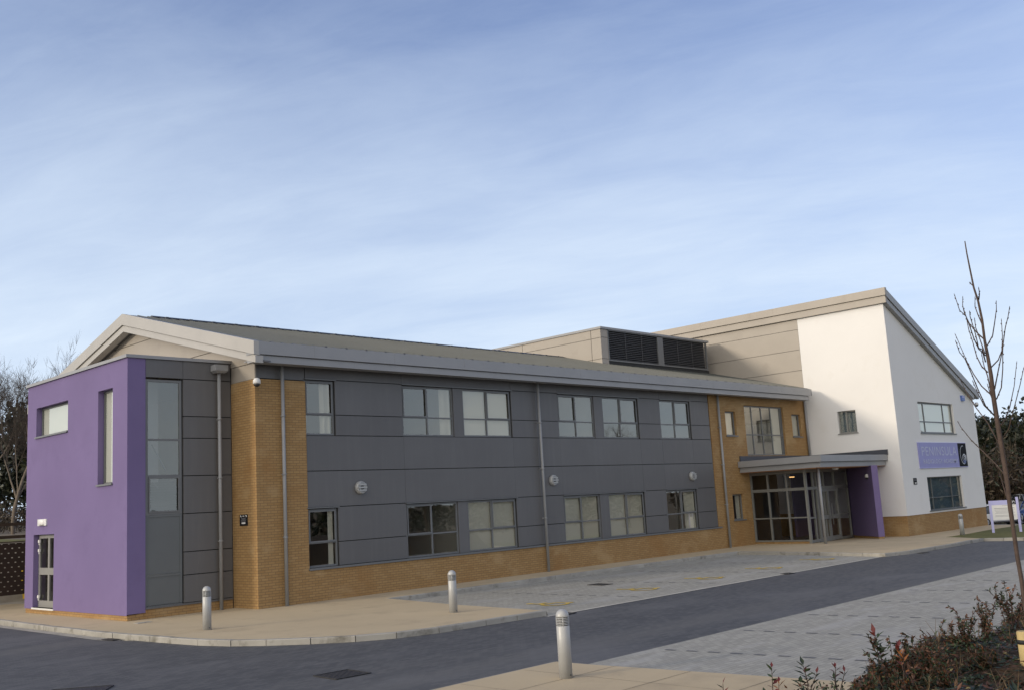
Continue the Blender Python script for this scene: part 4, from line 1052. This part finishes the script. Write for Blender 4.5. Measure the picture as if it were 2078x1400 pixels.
car((p[0]-.4, p[1]+.4, p[2]-.02), R(-42), 'carwhite', 'white car parked behind the information board, half hidden by the brick corner', 4.4, 1.75, 1.55)
p = at(2112, 1058, 82); car((p[0], p[1], p[2]), R(-150), 'carblue', 'blue car parked at the right edge beside the white car')
p = at(2092, 1040, 96); car((p[0], p[1], p[2]+.1), R(-140), 'cargrey', 'grey car parked furthest back behind the blue car')
p = at(2016, 1038, 100); rt = empty('gorse_bush', (p[0], p[1], terrain(p[0], p[1])), 0, 'yellow green bush just right of the white block behind the cars', 'bush')
q = MB(); clump_crown(q, random.Random(3), (0, 0, 1.6), (2.6, 2.6, 1.7), 34, 30, .28, 2); q.build('foliage', ['gorse', 'needle2'], rt)
q = MB(); [q.tube([(0, 0, -.2), (math.cos(a)*1.2, math.sin(a)*1.2, 1.6)], [.06, .03], 4) for a in range(0, 6)]; q.build('stem', 'greybark', rt)
# wooded slope: individual evergreens along the top, brown scrub and bare limbs below
EV = ['broad dark evergreen nearest the white block on the wooded slope', 'tall dark evergreen behind the sapling trunk on the wooded slope', 'wide evergreen on the wooded slope just right of the sapling', 'dark evergreen at the right picture edge on the wooded slope',
      'evergreen beyond the right picture edge on the wooded slope', 'evergreen hidden mostly by the white block on the wooded slope']
for k, (px, dist, h, rx) in enumerate(((1998, 112, 8.6, 4.2), (2026, 116, 9.2, 4.4), (2052, 110, 8.4, 4.0), (2078, 113, 8.9, 4.5), (2112, 112, 9.5, 4.6), (1968, 118, 9.2, 4.4))):
    p = at(px, 1000, dist); evergreen((p[0], p[1], terrain(p[0], p[1])-.3), h+2.2, rx, 40+k, EV[k], 'evergreens on the wooded slope', 'tree', 95, 36, .45, .35, ('needle', 'needle2'))
SC = [at(1985, 1000, 98), at(2125, 1000, 98), at(2125, 1000, 112), at(1985, 1000, 112)]
def scrub_band(name, A, Bp, depth, n, h, label, seed):
    rng = random.Random(seed); mb = MB(); A = np.array(A); Bp = np.array(Bp); nv = np.array([.75, .65, 0])
    for i in range(n):
        q = A+(Bp-A)*rng.random()+nv*rng.random()*depth; z = terrain(q[0], q[1])
        hh = h*rng.uniform(.5, 1.05)
        for j in range(3):
            d = np.array([rng.gauss(0, .3), rng.gauss(0, .3), 1.]); mi = rng.choice((0, 0, 1)); p0 = np.array([q[0], q[1], z]); p1 = p0+d*hh*.5; p2 = p1+(d+rnd(rng, .4))*hh*.4
            mb.tube([p0, p1, p2], [.07, .05, .015], 4, mi, False)
            for k in range(16): mb.leaf(p0+(p2-p0)*rng.uniform(.1, 1)+rnd(rng, .45), rnd(rng), rnd(rng), rng.uniform(.2, .7), rng.uniform(.08, .3), rng.choice((0, 0, 0, 1, 2)))
    o = mb.build(name, ['scrub', 'scrub2', 'leafdark']); return tag(o, label, 'scrub', None, 'stuff')
scrub_band('undergrowth', SC[0], SC[1], 12, 420, 6.5, 'tangled brown undergrowth below the evergreens on the wooded slope', 31)
for k, px in enumerate((2004, 2062)):
    p = at(px, 1000, 99+k*4); bare_tree((p[0], p[1], terrain(p[0], p[1])), 8.5, .16, 60+k, ('pale bare tree in front of the dark wood close to the white block', 'pale bare tree in front of the dark wood right of the sapling')[k], 'bare trees before the wooded slope', 4, .7)
rng = random.Random(9); mb = MB()
for k in range(150):
    px = rng.uniform(2150, 4200); dist = rng.uniform(105, 135); p = at(px, 1000, dist); z = terrain(p[0], p[1])
    clump_crown(mb, rng, (p[0], p[1], z+rng.uniform(1, 8)), (3.2, 3.2, 2.6), 9, 22, .7, 3)
o = mb.build('distant_wood', ['needle', 'needle2', 'scrub']); tag(o, 'dark continuation of the wooded slope past the right picture edge', 'wood', None, 'stuff')
# wood across the road, behind the photographer, mirrored in the windows
rng = random.Random(77); mb = MB(); cm = MB()
for i in range(15):
    x = -10+i*8.5+rng.uniform(-2, 2); y = -74+rng.uniform(-6, 6)
    grow(mb, mb, rng, (x, y, -.6), (0, 0, 1), rng.uniform(3.6, 5.2), .22, 0, 3, .12, .05, .6, (3, 5))
for i in range(520):
    x = rng.uniform(-15, 120); y = -78+rng.uniform(-4, 4); z = rng.uniform(0, 2.8)
    for j in range(12): mb.leaf((x+rng.gauss(0, .8), y+rng.gauss(0, .8), z+rng.gauss(0, .6)), rnd(rng), rnd(rng), .8, .5, rng.choice((1, 1, 2)))
grow(mb, mb, rng, (71, -42, -.6), (0, 0, 1), 4.6, .45, 0, 4, .12, .05, .75, (4, 6)); grow(mb, mb, rng, (57, -44, -.6), (0, 0, 1), 3.4, .36, 0, 4, .12, .05, .7, (4, 5))
o = mb.build('wood', ['twig', 'leafdark', 'scrub']); tag(o, 'far wood across the road, seen only mirrored in the window panes', 'wood', None, 'stuff')

# ------------------------------------------------------------------ planted bank in the foreground
rng = random.Random(11)
def bank_z(x, y):
    e = -21.42+.12*math.sin(x*1.7)+.08*math.sin(x*4.1)
    d = y-e
    z = .93+.05*math.sin(x*2.3+y)+.04*math.sin(x*5.1-y*3)+.02*math.sin(x*11+y*7)
    if d > 0: z -= 1.15*min(1, d/1.25)**1.1
    z += .10*float(np.interp(x, [-8, -3], [0, 1]))
    z *= float(np.interp(x, [-13.5, -12], [.0, 1]))
    return z-.05*(d > 1.2)
mb = MB(); X = np.arange(-13.5, 30, .25); Y = np.arange(-34, -19.9, .25)
Y = np.concatenate([np.arange(-34, -24, 1.), np.arange(-24, -19.9, .14)]); X = np.concatenate([np.arange(-13.5, 0, .18), np.arange(0, 30, 1.)])
idx = {}
for i, x in enumerate(X):
    for j, y in enumerate(Y): idx[i, j] = len(mb.v); mb.v.append((x, y, bank_z(x, y)+rng.uniform(-.015, .015)))
for i in range(len(X)-1):
    for j in range(len(Y)-1): mb.f.append((idx[i, j], idx[i+1, j], idx[i+1, j+1], idx[i, j+1])); mb.mi.append(0); mb.sm.append(False)
tag(mb.build('planting_bank', 'mulch'), kind='structure')
mb = MB()   # bark chips and dead leaves
for i in range(17000):
    x = rng.uniform(-10, -1.5); y = rng.uniform(-22.9, -21.2); z = bank_z(x, y)+.012
    d = np.array([rng.gauss(0, 1), rng.gauss(0, 1), rng.gauss(0, .22)]); mi = rng.choices((0, 1, 2, 3), (6, 3, 1.2, .5))[0]
    mb.leaf((x, y, z+rng.random()*.02), d, (rng.gauss(0, .3), rng.gauss(0, .3), 1), rng.uniform(.03, .10), rng.uniform(.012, .035), mi, .1)
tag(mb.build('leaf_litter', ['leafdark', 'leafbrown', 'scrub2', 'leafpale']), 'bark mulch and dead leaves covering the planted bank', 'mulch', None, 'stuff')
mb = MB()
for i in range(60):
    x = rng.uniform(-8.3, -2); y = rng.uniform(-22.6, -21.4); z = bank_z(x, y)
    for j in range(4):
        d = np.array([rng.gauss(0, .35), rng.gauss(0, .35), 1]); L = rng.uniform(.06, .2); p0 = np.array([x, y, z]); mb.tube([p0, p0+d*L*.6, p0+d*L+rnd(rng, .03)], [.003, .0025, .001], 3, 0, False)
tag(mb.build('dry_grass', 'straw'), 'dry straw coloured grass stalks on the planted bank', 'grass', None, 'stuff')

mb = MB()
for i in range(130):
    x = -9.4+7*rng.random()**1.6; y = -21.5-abs(rng.gauss(0, .4)); z = bank_z(x, y); hgt = rng.uniform(.02, .12)
    for j in range(34):
        a = rng.uniform(0, 6.28); rr = rng.uniform(0, .2); mb.leaf((x+rr*math.cos(a), y+rr*math.sin(a), z+rng.random()*hgt), rnd(rng)+np.array([0, 0, .4]), rnd(rng)+np.array([0, 0, 1]), rng.uniform(.02, .045), rng.uniform(.01, .022), rng.choices((0, 1, 2), (4, 3, 2))[0], .2)
tag(mb.build('ground_cover', ['leafdark', 'leafgreen', 'leafbrown']), 'low dark green and brown ground cover spread over the planted bank', 'ground cover', None, 'stuff')
def shrub(px, py, dist, h, spread, seed, label, nst=9, nleaf=34, size=.035, weights=(1.8, 3.6, 6.5, .14), base=None, sub=3):
    q = at(px, py, dist); z0 = bank_z(q[0], q[1]); rng = random.Random(seed); h *= .86
    r = empty('shrub', (q[0], q[1], z0), 0, label, 'shrub', 'leafy shrubs on the planted bank')
    st, lf = MB(), MB(); nst = max(5, int(nst*.74))
    for i in range(nst):
        a = rng.uniform(0, 6.28); tilt = rng.uniform(.05, 1)*spread; d = np.array([math.cos(a)*tilt, math.sin(a)*tilt, 1.]); L = h*rng.uniform(.55, 1.05)/math.sqrt(1+tilt*tilt)*1.1
        p0 = np.array([rng.gauss(0, .05), rng.gauss(0, .05), -.05]); pts = [p0]; dd = d/np.linalg.norm(d)
        for k in range(5): dd = dd+rnd(rng, .1)+np.array([0, 0, .06]); dd /= np.linalg.norm(dd); pts.append(pts[-1]+dd*L/5)
        st.tube(pts, [.006, .0055, .005, .004, .003, .002], 4, 0, False)
        for s_ in range(sub):
            k = rng.randrange(2, 6); b = pts[k]; e = dd+rnd(rng, .6)+np.array([0, 0, .1]); e /= np.linalg.norm(e); l2 = L*rng.uniform(.15, .35)
            tip = b+e*l2; st.tube([b, b+e*l2*.5+rnd(rng, .01), tip], [.003, .0025, .0015], 3, 0, False)
            for j in range(nleaf//3):
                f = rng.random(); w = b+(tip-b)*f; lf.leaf(w, e*.6+rnd(rng, .7), rnd(rng)+np.array([0, 0, 1]), size*rng.uniform(.6, 1.5), size*.5*rng.uniform(.7, 1.2), rng.choices(range(4), weights)[0], .2)
        for j in range(nleaf):
            f = rng.uniform(.3, 1.); k = min(4, int(f*5)); w = pts[k]+(pts[k+1]-pts[k])*(f*5-k)
            lf.leaf(w, rnd(rng, .8)+dd*.4, rnd(rng)+np.array([0, 0, 1]), size*rng.uniform(.6, 1.5), size*.5*rng.uniform(.7, 1.2), rng.choices(range(4), weights)[0], .2)
    st.build('stem', 'bark', r); lf.build('foliage', ['leafgreen', 'leafdark', 'leafbrown', 'leaforange'], r)
    return r
SH = [(1812, 1395, 8.6, .52, .55, 'dense low shrub of small dark leaves nearest the slab edge on the bank', 13), (1856, 1372, 8.9, .42, .5, 'dense dark shrub right of the orange leaved stem on the bank', 13),
      (1905, 1352, 9.4, .25, .6, 'low dark shrub in the middle of the shrub row', 12), (1948, 1330, 10.0, .42, .4, 'thin see-through reddish shrub before the tall pair on the bank', 9),
      (2008, 1302, 10.9, .46, .38, 'tall airy shrub with red brown leaves left of the timber stake', 10), (2058, 1285, 11.3, .50, .4, 'tall shrub at the right picture edge beside the timber stake', 12),
      (1835, 1440, 8.2, .34, .7, 'low spreading dark shrub at the bottom edge under the dense ones', 12), (1925, 1395, 8.6, .22, .8, 'small creeping shrub on the bare mulch', 8), (2005, 1350, 9.4, .2, .8, 'low green brown shrub on the mulch left of the timber stake', 10),
      (1975, 1330, 9.9, .2, .8, 'very low shrub on the crest of the bank', 8),
      (1880, 1380, 8.7, .34, .6, 'dark bushy shrub between the orange leaved stem and the bare mulch', 14), (1772, 1410, 8.4, .38, .6, 'dark green shrub under the tall drooping leaved plant at the slab corner', 13)]
for k, (px, py, dist, h, sp, lab, n) in enumerate(SH): shrub(px, py, dist, h, sp, 100+k, lab, n)
def big_leaf_plant(px, py_top, dist, y_target, seed, label, tops, mats_w=(4, 2, 2, 0), size=.062, n=12):
    """upright stems with broad leaves (polylines given as offsets from the base, metres)"""
    tp = at(px, py_top, dist); z0 = bank_z(tp[0], tp[1]); rng = random.Random(seed)
    r = empty('broadleaf_plant', (tp[0], tp[1], z0), 0, label, 'plant', 'young broad leaved plants on the bank edge')
    st, lf = MB(), MB(); H = tp[2]-z0
    for (dx, f, leaves, wts) in tops:
        off = AR*dx; off[2] = 0; tip = np.array([off[0], off[1], H*f]); mid = tip*.5+rnd(rng, .012); mid[2] = tip[2]*.55
        pts = [np.array([off[0]*.2, off[1]*.2, -.05]), mid*np.array([.6, .6, .6]), mid, tip]
        st.tube(pts, [.006, .005, .004, .002], 5, 0, False)
        for j in range(leaves):
            t = 1-.62*j/leaves; w = mid+(tip-mid)*max(0, (t-.4)/.6) if t > .4 else mid
            a = j*2.4+rng.random(); up = .9 if j < 3 else .35
            d = np.array([math.cos(a), math.sin(a), up*rng.uniform(.6, 1.6)]); lf.leaf(w, d, np.array([0, 0, 1.])+rnd(rng, .25), size*rng.uniform(.75, 1.25), size*.42*rng.uniform(.8, 1.2), rng.choices(range(4), wts)[0], .18)
    st.build('stem', 'bark', r); lf.build('foliage', ['leafgreen', 'leafdark', 'leafred', 'leaforange'], r)
big_leaf_plant(1566, 1354, 7.3, 0, 1, 'young plant with wine red tip leaf at the bottom edge, left of the paler pair', [(0, 1., 8, (1, 1, 5, 1)), (.04, .75, 9, (2, 1, 4, 2)), (-.06, .58, 6, (4, 3, 2, 0))])
big_leaf_plant(1630, 1350, 7.5, 0, 2, 'young plant with a rosette of upright olive leaves at the bottom edge', [(0, 1., 12, (5, 4, 1, 0)), (.09, .8, 7, (5, 3, 2, 0)), (-.03, .6, 6, (5, 3, 1, 0))], size=.075)
big_leaf_plant(1696, 1352, 7.7, 0, 3, 'young plant with thin bent stem and few small red leaves at the bottom edge', [(0, 1., 7, (3, 2, 4, 0)), (.06, .82, 5, (2, 2, 5, 0)), (-.02, .6, 5, (5, 3, 0, 0))], size=.055)
big_leaf_plant(1467, 1386, 7.0, 0, 4, 'single red leaf tip rising furthest left at the bottom edge', [(0, 1., 4, (1, 1, 6, 0))], size=.05)
big_leaf_plant(1776, 1288, 8.7, 0, 5, 'tall upright plant with long drooping dark leaves standing above the dense shrub', [(0, 1., 16, (4, 5, 2, 0)), (.03, .7, 10, (5, 4, 1, 1))], size=.09)
big_leaf_plant(1822, 1312, 8.3, 0, 6, 'plant with bright orange red leaves in front of the dense shrub', [(0, 1., 7, (0, 0, 3, 6)), (.03, .85, 6, (0, 0, 3, 6))], size=.07)
# timber stake with its strap
sp_ = at(2077, 1290, 9.3); zs = bank_z(sp_[0], sp_[1])
r = empty('timber_stake', (sp_[0], sp_[1], zs), 0, 'pale round timber stake with black strap at the right picture edge', 'stake')
q = MB(); hh = sp_[2]-zs+.04; q.lathe([(.05, -.3), (.05, hh-.01), (.044, hh)], 18); q.build('post', 'stakewood', r)
q = MB(); q.lathe([(.053, hh-.10), (.053, hh-.065)], 18); q.build('strap', 'rubber', r)

# ------------------------------------------------------------------ sapling
DT = 10.9
TR_ = [(2098, 1345), (2090, 1295), (2083, 1250), (2078, 1214), (2073, 1176), (2064, 1126), (2058, 1084), (2050, 1030), (2043, 970), (2035, 922), (2026, 868), (2017, 811), (2011, 760), (2004, 720), (1998, 690), (1993, 650), (1985, 612), (1976, 584), (1968, 545), (1962, 515), (1958, 490)]
base = at(*TR_[0], DT); zb_ = bank_z(base[0], base[1])
r = empty('sapling_tree', (base[0], base[1], zb_), 0, 'young bare sapling with upright branches in the right foreground', 'tree')
O_ = np.array([base[0], base[1], zb_])
tp = [at(x, y, DT)-O_ for x, y in TR_]; tp[0][2] = -.05
rad = list(np.interp(range(len(tp)), [0, 6, 9, 11, 14, 17, 20], [.020, .020, .023, .022, .013, .009, .005]))
t = MB(); t.tube(tp, rad, 10); t.build('trunk', 'bark', r)
c = MB()
def limb(pts, dz, r0=.0065):
    n = len(pts); P = []
    for i, (x, y) in enumerate(pts):
        P.append(at(x, y, DT+dz*i/(n-1))-O_)
    R_ = list(np.linspace(r0, .0032, n)); c.tube(P, R_, 6)
    for i in range(1, n):   # buds
        for f in (.3, .75):
            b = P[i-1]+(P[i]-P[i-1])*f; d = (P[i]-P[i-1]); d /= np.linalg.norm(d); s_ = np.cross(d, [rng.gauss(0, 1), rng.gauss(0, 1), rng.gauss(0, 1)]); s_ /= np.linalg.norm(s_)
            c.tube([b, b+d*.012+s_*.008, b+d*.022+s_*.008], [.004, .0042, .001], 4)
    c.tube([P[-1], P[-1]+(P[-1]-P[-2])/np.linalg.norm(P[-1]-P[-2])*.03], [.0045, .001], 5)
def s9(*a): return [(1600+x/3.5, 460+y/3.5) for x, y in a]
LIMBS = [(s9((1385, 797), (1335, 750), (1285, 690), (1250, 620), (1237, 560), (1238, 508)), .35), (s9((1400, 915), (1350, 865), (1315, 790), (1285, 700), (1262, 640), (1215, 595), (1182, 495)), -.4),
         (s9((1415, 1032), (1372, 990), (1337, 920), (1312, 830), (1280, 730), (1262, 640), (1240, 575)), .5), (s9((1410, 848), (1450, 775), (1465, 680), (1477, 590), (1476, 538)), .3),
         (s9((1435, 1002), (1490, 945), (1520, 870), (1540, 720), (1560, 640), (1570, 580)), -.5), (s9((1465, 1150), (1490, 1020), (1515, 900), (1520, 780), (1513, 670)), .4),
         (s9((1478, 1222), (1512, 1140), (1522, 1010), (1522, 880), (1530, 780)), -.3), (s9((1440, 1192), (1372, 1130), (1315, 1045), (1270, 960), (1235, 880), (1187, 772)), .6),
         (s9((1455, 1330), (1400, 1270), (1345, 1150), (1300, 1040), (1255, 940), (1215, 890), (1190, 820)), -.5), (s9((1378, 700), (1345, 625), (1325, 570), (1325, 510)), .2), (s9((1352, 520), (1357, 480), (1352, 442)), -.15),
         (s9((1400, 960), (1375, 870), (1350, 860), (1330, 770), (1290, 640), (1287, 610)), -.3), (s9((1395, 900), (1360, 800), (1330, 720), (1322, 660)), .25), (s9((1310, 420), (1298, 410), (1288, 400)), .1),
         (s9((1440, 1180), (1415, 1060), (1390, 990), (1372, 900)), .3), ([(2030, 905), (2005, 858), (1981, 827), (1962, 797), (1948, 768)], .5), ([(2020, 845), (1997, 822), (1986, 800), (1975, 775)], -.3),
         ([(2044, 968), (2020, 940), (1988, 909), (1969, 890), (1950, 866), (1944, 855)], .7), ([(2031, 862), (2040, 850), (2049, 826), (2058, 783), (2063, 737)], .4), ([(2036, 887), (2047, 870), (2054, 842), (2070, 780), (2077, 748)], -.4),
         ([(2044, 1012), (2036, 985), (2029, 961)], .2), ([(2022, 830), (2010, 800), (2004, 780)], .3)]
for L_, dz in LIMBS: limb(L_, dz)
c.build('branches', 'bark', r)

# ------------------------------------------------------------------ light and sky
BAZ, EL = R(20), R(13.4)
sv = Vector((-math.cos(EL)*math.cos(BAZ), math.cos(EL)*math.sin(BAZ), math.sin(EL)))
sd = bpy.data.lights.new('sun', 'SUN'); sd.energy = 1.75; sd.angle = R(7); sd.color = (1, .86, .68)
so = bpy.data.objects.new('sun', sd); COL.objects.link(so); so.rotation_euler = sv.to_track_quat('Z', 'Y').to_euler()
wd = bpy.data.worlds.new('World'); S.world = wd; wd.use_nodes = True; nt = wd.node_tree; nt.nodes.clear()
out = N(nt, 'ShaderNodeOutputWorld')
sky = N(nt, 'ShaderNodeTexSky'); sky.sky_type = 'NISHITA'; sky.sun_disc = False; sky.sun_elevation = EL; sky.sun_rotation = math.atan2(sv.x, sv.y) % (2*math.pi)
sky.air_density = 1.; sky.dust_density = .6; sky.ozone_density = 1.5; sky.altitude = 50
tint = mix(nt, 1.0, sky.outputs[0], (.41, .79, 1.56), 'MULTIPLY')
b1 = N(nt, 'ShaderNodeBackground', Strength=.105); lk(nt, tint, b1.inputs[0])
tc = N(nt, 'ShaderNodeTexCoord'); sx = N(nt, 'ShaderNodeSeparateXYZ'); lk(nt, tc.outputs['Generated'], sx.inputs[0])
zc = N(nt, 'ShaderNodeMath', operation='MAXIMUM'); lk(nt, sx.outputs[2], zc.inputs[0]); zc.inputs[1].default_value = 0
za = N(nt, 'ShaderNodeMath', operation='ADD'); lk(nt, zc.outputs[0], za.inputs[0]); za.inputs[1].default_value = .16
cx = N(nt, 'ShaderNodeCombineXYZ')
for i, ax in enumerate((0, 1)):
    dv = N(nt, 'ShaderNodeMath', operation='DIVIDE'); lk(nt, sx.outputs[ax], dv.inputs[0]); lk(nt, za.outputs[0], dv.inputs[1]); lk(nt, dv.outputs[0], cx.inputs[i])
rot = N(nt, 'ShaderNodeMapping'); lk(nt, cx.outputs[0], rot.inputs[0]); rot.inputs['Rotation'].default_value = (0, 0, R(64))
mp = N(nt, 'ShaderNodeMapping'); lk(nt, rot.outputs[0], mp.inputs[0]); mp.inputs['Scale'].default_value = (.75, 1.5, 1)
n1 = noise(nt, mp.outputs[0], 1.15, 7, .55); n1.inputs['Distortion'].default_value = .35
n2 = noise(nt, cx.outputs[0], .55, 3, .5)
ad = N(nt, 'ShaderNodeMath', operation='MULTIPLY_ADD'); lk(nt, n1.outputs[0], ad.inputs[0]); ad.inputs[1].default_value = .6
hm = N(nt, 'ShaderNodeMath', operation='MULTIPLY'); lk(nt, n2.outputs[0], hm.inputs[0]); hm.inputs[1].default_value = .4; lk(nt, hm.outputs[0], ad.inputs[2])
mp2 = N(nt, 'ShaderNodeMapping'); lk(nt, rot.outputs[0], mp2.inputs[0]); mp2.inputs['Scale'].default_value = (1.5, 4., 1)
n3 = noise(nt, mp2.outputs[0], 1.6, 8, .68); n3.inputs['Distortion'].default_value = .8
fw = N(nt, 'ShaderNodeMath', operation='MULTIPLY_ADD'); lk(nt, n3.outputs[0], fw.inputs[0]); fw.inputs[1].default_value = .20; 
sb = N(nt, 'ShaderNodeMath', operation='SUBTRACT'); lk(nt, ad.outputs[0], sb.inputs[0]); sb.inputs[1].default_value = .10; lk(nt, sb.outputs[0], fw.inputs[2])
cl = ramp(nt, fw.outputs[0], .36, .66)
hz = N(nt, 'ShaderNodeMapRange'); lk(nt, zc.outputs[0], hz.inputs[0])
hz.inputs[1].default_value = .12; hz.inputs[2].default_value = .62; hz.inputs[3].default_value = .82; hz.inputs[4].default_value = -.10
am = N(nt, 'ShaderNodeMath', operation='MULTIPLY_ADD'); lk(nt, cl.outputs[0], am.inputs[0]); am.inputs[1].default_value = .29; lk(nt, hz.outputs[0], am.inputs[2])
b2 = N(nt, 'ShaderNodeBackground', Strength=1.); b2.inputs[0].default_value = (.76, .88, 1.03, 1)
ms = N(nt, 'ShaderNodeMixShader'); lk(nt, am.outputs[0], ms.inputs[0]); lk(nt, b1.outputs[0], ms.inputs[1]); lk(nt, b2.outputs[0], ms.inputs[2]); # warm sky lobe off frame towards the sun, added to brighten the shaded walls
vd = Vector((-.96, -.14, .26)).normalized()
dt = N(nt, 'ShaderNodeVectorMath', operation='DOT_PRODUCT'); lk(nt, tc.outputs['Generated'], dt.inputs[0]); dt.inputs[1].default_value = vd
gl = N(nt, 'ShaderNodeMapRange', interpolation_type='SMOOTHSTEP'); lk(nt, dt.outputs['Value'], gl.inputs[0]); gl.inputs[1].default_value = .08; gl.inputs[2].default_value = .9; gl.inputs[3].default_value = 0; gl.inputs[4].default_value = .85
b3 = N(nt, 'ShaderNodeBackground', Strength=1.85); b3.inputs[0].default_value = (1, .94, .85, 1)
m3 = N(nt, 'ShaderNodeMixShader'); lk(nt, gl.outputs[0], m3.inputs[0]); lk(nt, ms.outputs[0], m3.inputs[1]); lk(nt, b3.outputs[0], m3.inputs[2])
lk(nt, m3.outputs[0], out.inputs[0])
S.view_settings.view_transform = 'Standard'; S.view_settings.look = 'None'; S.view_settings.gamma = 1; S.view_settings.exposure = 0
